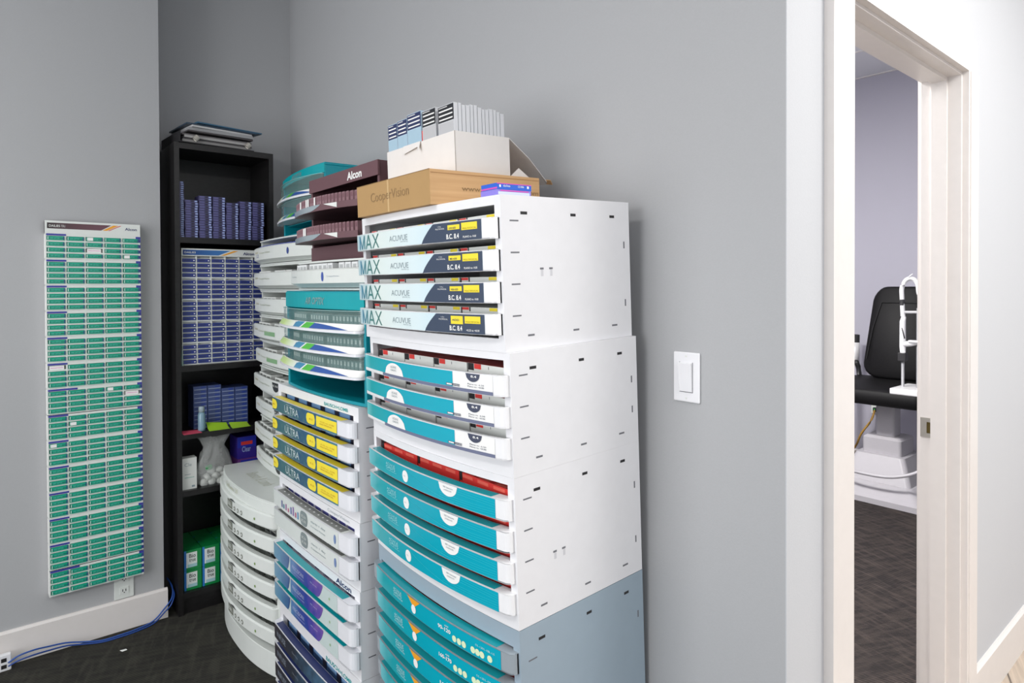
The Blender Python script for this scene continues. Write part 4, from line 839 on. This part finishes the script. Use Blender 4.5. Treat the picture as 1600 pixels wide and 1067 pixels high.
# ---- short white bowed drawer unit at the left front
def short_unit():
    w, d, h = .66, .42, .628; root = thing('drawer_cabinet', 'short white bow-fronted cabinet on the carpet, under the tray tower', 'cabinet', (-2.935, .812, .0015)); bpy.context.view_layer.update()
    B = lambda x: -.050*(1-abs((x-w/2)/(w/2))**2.4)
    xs = [w*k/20 for k in range(21)]; m = MB()
    m.pr([(x, B(x)) for x in xs], [(x, d) for x in xs], h-.045, h-.004, WP2); m.pr([(x, B(x)*.97+.001) for x in xs], [(x, d-.002) for x in xs], h-.004, h, WP2)
    m.pr([(x, B(x)) for x in xs], [(x, d) for x in xs], 0, .085, WP2)
    m.box(0, .012, .004, d, .085, h-.045, WP2); m.box(w-.035, w, .004, d, .085, h-.045, WP2); m.box(.012, w-.035, d-.008, d, .085, h-.045, WP2)
    o = m.obj('body', root, bevel=.002)
    m = MB(); Bf = lambda x: B(x); m.text('SofLens 59', w*.30, h-.030, .16, .018, Bf, .0008, mat('#c9cdb4', .4, key='faint_olive'), 0)
    T = lambda x, z, e: (x, z, h+.0006); m.text('Bausch & Lomb', w*.30, .03, .22, .05, None, 0, mat('#c9ccbd', .4, key='faint_olive2'), 0, T); m.obj('lettering', root)
    Y, cs = curve(-.012, w-.020, .012, .052, .014)
    fh = .058
    for k in range(6):
        z0 = .530-.083*k-.0
        if k == 0:
            m = MB(); zr = [0, .010, fh-.006, fh]; rr = []
            for o_, p in ((.014, .012), (0, 0), (0, 0), (.006, .006)):
                Fp = [(x+(o_ if x < .0 else 0)-(o_ if x > w-.034 else 0), Y(x)+p) for x in cs]; rr.append(Fp+[(x, y+.006) for x, y in Fp[::-1]])
            m.loft(rr, zr, WP2)
            m.pr([(x, Y(x)+.006) for x in cs[3:-3]], [(x, .01) for x in cs[3:-3]], .004, .006, WP2); m.box(.02, w-.045, .01, d-.03, .004, .006, WP2)
            m.pr([(x, Y(x)+.004) for x in cs[3:-3]], [(x, min(.004, Y(x)+.022)) for x in cs[3:-3]], fh-.0005, fh+.0015, WP2)
            dr_ = m.obj('drawer', root)
            m = MB(); e = .001; K = mat('#7d8076', .4, key='grey_logo'); K2_ = mat('#3a3c3e', .4, key='logo_dark')
            m.vs(w*.42, w*.51, fh*.25, fh*.80, Y, e, K, 6); m.text('B&L', w*.43, fh*.42, w*.07, fh*.25, Y, e+.0004, OFF, 0)
            for q in (.535, .585, .635): m.disc(w*q+.008, fh*.42, .009, .0085, Y, e, K); m.disc(w*q+.008, fh*.42, .005, .0045, Y, e+.0004, WP2)
            m.vs(w*.46, w*.56, lambda x: fh-.010, lambda x: fh-.009+.006*math.sin((x-w*.46)/(w*.10)*3.14), Y, e, K2_, 8); m.disc(w*.80, fh*.45, .005, .005, Y, e, mat('#7d9a55', .4, key='green_dot')); m.obj('badge', dr_)
            first = dr_
        else: dr_ = copy_tree(first, root)
        dr_.location = (0, 0, z0-fh+.052)
        for q in range(9):
            if q in (2, 6) and k % 2: continue
            xx = .05+q*.06; m2 = SBX.copy() if SBX_ok[0] else None
            if m2 is None:
                mb = MB(); mb.box(0, .055, 0, .07, 0, .050, mat('#c9ccc6', .5, key='dim_card')); mb.box(.004, .05, -.0005, 0, .036, .047, mat('#4a4c4e', .5, key='dim_ink')); m2 = mb.obj('pale_lens_box'); SBX_ok[0] = True; globals()['SBX'] = m2
            else: COL.objects.link(m2)
            m2.location = root.matrix_basis @ Vector((xx, .016, z0-fh+.052+.0065)); tag(m2, 'pale lens box, %s from left, %s drawer of the short bowed cabinet' % (ORD[q], ORD[k]), 'box', 'boxes in the short bowed cabinet')
    return root
SBX = None; SBX_ok = [False]
short_unit()
# ================================================================ ON TOP OF THE RIGHT STACK
ZT = 1.5865
tilt = (LEAN, 0, 0)
def topz(y): return 1.5825+(y-.792)*math.tan(LEAN)
o = thing('cardboard_box', 'flat brown cardboard shipping box lying on the MAX drawer cabinet', 'box', (-1.545, .765, topz(.765)+.001), tilt)
m = MB(); m.box(0, .350, 0, .325, 0, .078, CARD, fr=CARDF); m.obj('carton', o)
m = MB(); G = lambda x: 0
m.text('CooperVision', .075, .024, .185, .030, G, .0006, CTX, -.0)
fr = lambda y, z, e: (.3507, y, z); m.text('www.coopervision.com', .085, .030, .235, .014, None, 0, CTX, .01, fr); m.obj('lettering', o)
m = MB(); m.box(.0, .350, -.0008, 0, .0775, .0785, mat('#8a6d45', .8, key='edge_brown')); m.box(.16, .168, -.0006, 0, 0, .078, mat('#c8a878', .8, key='tape')); m.box(.3502, .3508, .002, .323, .070, .0715, mat('#b58a5c', .8, key='crease')); m.obj('seam', o)
bxo = o; bpy.context.view_layer.update(); Mx = bxo.matrix_basis
# white open box with packs
def onbox(x, y, z): return Mx @ Vector((x, y, z))
wb = thing('open_box', 'open white cardboard box of lens packs on the brown box', 'box', onbox(.002, .092, .0792), tilt); bpy.context.view_layer.update()
ww, wd_, wh = .318, .164, .098
m = MB(); m.box(0, ww, 0, .0015, 0, wh, WCARD); m.box(0, ww, wd_-.0015, wd_, 0, wh, WCARD); m.box(0, .0015, .0015, wd_-.0015, 0, wh, WCARD); m.box(ww-.0015, ww, .0015, wd_-.0015, 0, wh, WCARD); m.box(.0015, ww-.0015, .0015, wd_-.0015, 0, .0015, WCARD); m.box(ww-.0004, ww+.0004, -.0006, .0012, 0, wh, mat('#a8a29a', .8, key='card_edge')); m.obj('carton', wb)
def sheet(mb, P, th, mt):
    b = len(mb.v); n = len(P); mb.v += P+[(x, y-th*.5, z-th) for x, y, z in P]
    mb.face(range(b, b+n), mt); mb.face(range(b+2*n-1, b+n-1, -1), mt)
    for i in range(n): mb.face((b+i, b+(i+1) % n, b+n+(i+1) % n, b+n+i), mt)
m = MB(); sheet(m, [(.06, wd_, wh), (ww, wd_, wh), (ww-.022, wd_+.085, wh-.040), (ww-.044, wd_+.165, wh-.092), (ww-.060, wd_+.178, wh-.096), (.09, wd_+.16, wh-.085)], .0015, WCARD); m.obj('lid_flap', wb)
m = MB(); sheet(m, [(ww-.050, wd_+.160, wh-.086), (ww-.036, wd_+.172, wh-.088), (ww-.044, wd_+.186, wh-.098), (ww-.062, wd_+.178, wh-.095)], .0015, CARD); m.obj('flap_corner', wb)
m = MB(); sheet(m, [(ww-.004, wd_+.001, .002), (ww+.004, wd_+.058, .004), (ww-.002, wd_+.030, .026)], .0012, WCARD); m.obj('tuck_flap', wb)
m = MB(); sheet(m, [(.088, -.0012, wh+.001), (.172, -.0012, wh+.001), (.178, -.012, wh-.026), (.164, -.006, wh-.012), (.092, -.004, wh-.020)], .001, WCARD); m.obj('folded_tab', wb)
Wm = wb.matrix_basis
def pack(label, x, y, w_, d_, h_, design, grp):
    mb = MB(); mb.box(0, w_, 0, d_, 0, h_, mat('#d4d6da', .45, key='pack_white') if design != 'blue' else mat('#b8cfe0', .45, key='pack_blue'))
    if design in ('black', 'blue'):
        c = mat('#1e2026', .4, key='pack_black') if design == 'black' else mat('#232f5a', .4, key='pack_navy')
        mb.box(.001, w_-.0005, -.0004, 0, h_-.039, h_-.0015, c); mb.box(.002, w_-.002, -.0004, 0, h_*.35, h_-.041, LPK if design == 'black' else mat('#a5c2d3', .4, key='pack_sky'))
        for q in (.013, .023, .033): mb.box(.005, w_-.005, -.0007, -.0004, h_-q-.0016, h_-q+.0016, WHT)
        mb.box(.004, w_*.6, -.0007, -.0004, h_-.0055, h_-.004, WHT)
    o = mb.obj('lens_pack'); o.location = Wm @ Vector((x, y, .0018)); o.rotation_euler = wb.rotation_euler; return tag(o, label, 'box', grp)
names5 = ['leftmost', 'second from left', 'third from left', 'fourth from left', 'rightmost']
xs5 = [.004, .054, .104, .176, .247]; ws5 = [.048, .048, .066, .060, .066]; hs5 = [.166, .168, .174, .168, .163]
for k in range(5):
    pack('%s-labelled lens pack, %s, front row of the open white box' % ('black' if k > 2 else 'navy', names5[k]), xs5[k], .0035, ws5[k], .011, hs5[k], 'black' if k > 2 else 'blue', 'packs in the open white box')
yy = .0160
for k in range(14):
    t = .0108+.0015*((k*7) % 3)-.0008; hgt = .163-.0006*k+.003*math.sin(5*k)
    if yy+t > wd_-.003: break
    pack('slim white lens pack, right side of the open box, %s behind the front' % ORD[k], .247, yy, .067, t-.0016, hgt, 'plain', 'packs in the open white box'); 
    pack('slim white lens pack mid open box, %s behind the front' % ORD[k], .104, yy, .135, t-.0016, hgt-.004, 'plain', 'packs in the open white box'); yy += t
o = ordinal_box('red_marker', MB().box(0, .006, 0, .003, 0, .122, RED), 'narrow red divider strip between the packs of the open white box', 'divider', tuple(Wm @ Vector((.1715, .004, .002))), tuple(wb.rotation_euler))
# two small blue boxes at the front right corner
for k in range(2):
    o = thing('lens_box', 'small blue and pink lens box, %s of two on the white cabinet corner' % ['lower', 'upper'][k], 'box', (-1.058, .800+.001*k, topz(.80)+.0012+k*.0128), tilt)
    m = MB(); m.box(0, .052, 0, .092, 0, .0122, BR if k else mat('#8a7fd8', .4, key='periwinkle')); m.obj('carton', o)
    m = MB()
    if k:
        m.box(.052, .0524, .0, .092, .0105, .0122, PNK); m.box(.052, .0525, .006, .010, .004, .009, WHT); m.box(.052, .0525, .080, .085, .004, .009, WHT)
        m.text('dailies', .016, .005, .018, .0045, None, 0, WHT, 0, lambda y, z, e: (.0527, y, z)); m.text('CE 0086', .055, .005, .016, .004, None, 0, WHT, 0, lambda y, z, e: (.0527, y, z)); m.box(.0, .052, -.0003, 0, .001, .004, PNK)
    else: m.box(.052, .0524, .004, .088, .002, .008, mat('#cfd8f0', .4, key='ice')); m.box(.052, .0525, .01, .085, .009, .011, PNK)
    m.obj('print', o)
# ================================================================ CABLE AND JACK AT THE LEFT
pts = [(-2.975, .070, .030), (-2.972, .10, .046), (-2.974, .145, .050), (-2.985, .19, .042), (-2.990, .245, .034), (-2.985, .30, .020), (-2.978, .36, .007), (-2.978, .42, .006), (-2.985, .48, .006), (-3.000, .545, .012), (-3.012, .59, .045), (-3.028, .622, .075), (-3.06, .630, .11), (-3.12, .622, .13)]
def smooth(P, n=5):
    out = []
    for i in range(len(P)-1):
        p0, p1, p2, p3 = [Vector(P[max(0, min(len(P)-1, j))]) for j in (i-1, i, i+1, i+2)]
        for k in range(n):
            t = k/n; out.append(.5*((2*p1)+(p2-p0)*t+(2*p0-5*p1+4*p2-p3)*t*t+(3*p1-p0-3*p2+p3)*t**3))
    return out+[Vector(P[-1])]
NET = mat('#2450a0', .4, key='blue_cable')
tag(MB().tube(smooth(pts), .003, NET).obj('network_cable', smooth=True), 'blue network cable running along the white baseboard, upper of the pair', 'cable')
p2 = [(x+.008+.004*math.sin(i), y, max(.0035, z*.80-.003)) for i, (x, y, z) in enumerate(pts[:11])]+[(-2.996, .612, .06), (-3.03, .632, .09), (-3.10, .628, .11)]
tag(MB().tube(smooth(p2), .003, mat('#1f4590', .4, key='blue_cable2')).obj('network_cable', smooth=True), 'blue network cable running close below the other one onto the carpet', 'cable')
o = thing('network_jack', 'white two-port network jack box at the foot of the left baseboard', 'network jack', (-2.998, .030, .0), (0, 0, .06))
m = MB(); m.box(0, .020, 0, .048, 0, .060, WP); m.obj('housing', o, bevel=.003)
for z in (.010, .034):
    m = MB(); m.box(.0195, .0206, .018, .034, z, z+.014, DK); m.obj('port', o)
q = MB(); q.v = [(0, 0, .001), (.014, .006, .0012), (.018, .022, .004), (.004, .020, .002)]; q.v += [(x, y, z+.0012) for x, y, z in q.v]
q.face((0, 1, 2, 3), WHT); q.face((4, 5, 6, 7), WHT)
for i in range(4): q.face((i, (i+1) % 4, 4+(i+1) % 4, 4+i), WHT)
o = q.obj('paper_scrap'); o.location = (-2.86, .405, 0); tag(o, 'tiny white paper scrap lying on the dark carpet', 'paper scrap')
# ================================================================ EXAM ROOM
def rr(w, h, r, n=5):
    P = []
    for cx, cy, a in ((w/2-r, h/2-r, 0), (-w/2+r, h/2-r, 90), (-w/2+r, -h/2+r, 180), (w/2-r, -h/2+r, 270)):
        for k in range(n+1): t = math.radians(a+90*k/n); P.append((cx+r*math.cos(t), cy+r*math.sin(t)))
    return P
CX = -1.70
ch = thing('examination_chair', 'black leather examination chair on a white pedestal seen through the doorway', 'chair', (CX, 4.75, 0))
def padded(name, parent, w, h, th, r, mt, loc, rot, taper=1.0):
    m = MB(); base = rr(w, h, r); rg = []
    for s in (.94, .99, 1, .99, .94): rg.append([(x*s*(1 if y < 0 else 1-(1-taper)*(y/(h/2))), y*s) for x, y in base])
    m.loft(rg, [-th/2, -th*.38, 0, th*.38, th/2], mt); o = m.obj(name, parent, True); o.location = loc; o.rotation_euler = rot; return o
bkr = padded('backrest', ch, .45, .66, .11, .10, LEATH, (0, .24, 1.06), (math.radians(82), 0, 0), .74)
m = MB(); m.v = []; m.tube([(-.20, -.20, .058), (-.17, .02, .060), (-.12, .21, .058), (.12, .21, .058), (.17, .02, .060), (.20, -.20, .058)], .004, mat('#0c0c0e', .5, key='piping')); m.obj('piping', bkr)
padded('seat', ch, .64, .55, .10, .08, LEATH, (0, -.02, .68), (math.radians(3), 0, 0))
for s in (-1, 1):
    m = MB(); m.tube([(s*.27, .22, .70), (s*.29, .24, .80), (s*.29, .20, .84)], .018, mat('#2a2a2c', .4, key='hinge')); m.obj('hinge', ch, True)
m = MB(); m.loft([rr(.12, .12, .02), rr(.12, .12, .02)], [.38, .63], MACH); m.loft([rr(.24, .24, .02), rr(.24, .24, .02), rr(.2, .2, .02)], [.27, .37, .385], MACH); m.loft([rr(.42, .46, .03), rr(.30, .32, .03)], [.105, .27], MACH); m.obj('pedestal', ch)
m = MB(); m.loft([rr(.66, .74, .04), rr(.66, .74, .04), rr(.60, .68, .04), rr(.44, .5, .03)], [.0005, .035, .05, .105], MACH); m.obj('base', ch)
m = MB(); P = smooth([(-.285, -.16, .62), (-.30, -.22, .48), (-.31, -.30, .30), (-.28, -.33, .24), (-.15, -.36, .195), (0, -.37, .185), (.15, -.36, .195), (.27, -.33, .24), (.31, -.30, .30), (.30, -.22, .48), (.285, -.16, .62)])
m.tube(P, .011, MACH, 10); m.obj('footrest', ch, True)
# slit lamp
LM = mat('#d5d4d6', .3, .1, key='lamp_white')
sl = thing('slit_lamp', 'white slit lamp with chin rest frame and curved handle before the exam chair', 'instrument', (-1.38, 4.2, .765)); 
m = MB(); m.box(-.075, .30, -.12, .16, 0, .035, LM); m.obj('table_top', sl, bevel=.006)
m = MB(); m.tube([(-.045, 0, .035), (-.045, 0, .33)], .0085, mat('#b8b8bc', .3, .6, key='post')); m.obj('post', sl, True)
m = MB(); m.tube([(.035, 0, .035), (.035, 0, .50)], .0085, mat('#b8b8bc', .3, .6, key='post')); m.obj('post', sl, True)
m = MB(); m.box(-.066, -.024, -.022, .022, .185, .235, DK); m.obj('clamp', sl, bevel=.004)
m = MB(); m.tube([(-.045, 0, .235), (-.046, 0, .27), (-.046, 0, .42), (-.04, 0, .45)], [.014, .017, .016, .012], LM, 12); m.obj('sleeve', sl, True)
m = MB(); m.tube([(-.04, 0, .285), (.0, -.01, .292), (.04, -.01, .30)], [.016, .017, .012], LM, 10); m.bev(-.01, .05, -.03, .02, .298, .312, LM, .01); m.obj('chin_rest', sl, True)
m = MB(); m.tube([(-.05, 0, .475), (.20, 0, .48)], .008, LM); m.obj('forehead_bar', sl, True)
m = MB(); m.tube(smooth([(-.045, 0, .45), (-.050, .0, .56), (-.050, 0, .62), (-.028, 0, .665), (.005, 0, .672), (.030, 0, .645), (.038, 0, .59), (.048, 0, .54)]), .0125, LM, 12); m.obj('grab_handle', sl, True)
for (a_, b_) in (((-.0495, 0, .515), (-.0485, 0, .55)), ((.046, 0, .545), (.040, 0, .58))):
    m = MB(); m.tube([a_, b_], .0135, DK, 10); m.obj('grip_ring', sl, True)
m = MB(); m.tube(smooth([(.01, -.012, .70), (-.01, -.013, .68), (.02, -.012, .66), (.05, 0, .62)]), .003, LM); m.obj('cord', sl, True)
m = MB(); m.tube([(-.05, -.0, .45), (-.045, -.014, .38), (-.03, -.016, .32)], .003, DK); m.obj('strap', sl, True)
m = MB(); m.box(.06, .26, -.06, .10, .035, .30, LM); m.box(.05, .10, -.05, .02, .20, .26, DK); m.obj('microscope_body', sl, bevel=.01)
m = MB(); m.tube([(.30, .05, -.76), (.30, .05, 0)], .035, LM, 16); base_ = [(x+.34, y+.05) for x, y in rr(.30, .30, .04)]; m.loft([base_, base_], [-.7645, -.73], LM); q = m.obj('stand', sl); 
st = thing('instrument_stand', 'white instrument pole with black knob at the edge of the doorway', 'stand', (-2.185, 5.20, 0))
m = MB(); m.tube([(.06, 0, .74), (.09, 0, .80), (.095, 0, .96)], [.02, .03, .028], LM, 12); m.tube([(.06, 0, .03), (.06, 0, .74)], .02, LM, 12); m.obj('pole', st, True)
m = MB(); m.loft([ring(.07, 20, .06), ring(.06, 20, .06)], [.0005, .03], LM); m.obj('foot', st)
m = MB(); m.tube([(.095, 0, .96), (.10, 0, 1.02)], [.025, .022], DK, 12); m.obj('knob', st, True)
m = MB(); m.tube(smooth([(-2.0, 5.325, .44), (-2.01, 5.28, .36), (-2.07, 5.25, .25), (-2.14, 5.30, .12), (-2.25, 5.32, .02), (-2.4, 5.30, .009)]), .008, mat('#b58a3a', .5, key='amber_cable'))
tag(m.obj('power_cable', smooth=True), 'amber yellow cable hanging from the exam room outlet to the floor', 'cable')
m = MB(); m.box(-.012, .012, -.035, -.008, -.016, .016, DK); m.box(-.004, .004, -.0365, -.035, 0, .008, mat('#20d060', .3, key='green_led')); o = m.obj('power_plug'); o.location = (-2.0, 5.3495, .436+.024-.024); tag(o, 'black power plug with green light in the exam room outlet', 'plug')
# ceiling lamps the light comes from
for (x, y, lb) in ((.85, 2.1, 'flat ceiling light panel over the hallway by the doorway'), (.9, 4.6, 'flat ceiling light panel at the far end of the hallway'), (1.35, .65, 'flat ceiling light panel behind the camera at the right'), (-1.0, -1.3, 'flat ceiling light panel behind the camera at the left'), (-2.2, 2.3, 'flat ceiling light panel in the exam room')):
    o = thing('ceiling_light', lb, 'light', (x, y, HC), group=None)
    wx, wy = (.33, .63) if x > 1.3 else (.63, .33)
    m = MB(); m.box(-wx, wx, -wy, wy, -.018, -.0005, TRIM); m.obj('frame', o)
    e = mat('#fafafa', .4, key='diffuser'); e.node_tree.nodes['Principled BSDF'].inputs['Emission Color'].default_value = (1, .98, .95, 1); e.node_tree.nodes['Principled BSDF'].inputs['Emission Strength'].default_value = 2
    m = MB(); m.box(-wx+.03, wx-.03, -wy+.03, wy-.03, -.021, -.0182, e); m.obj('diffuser', o)
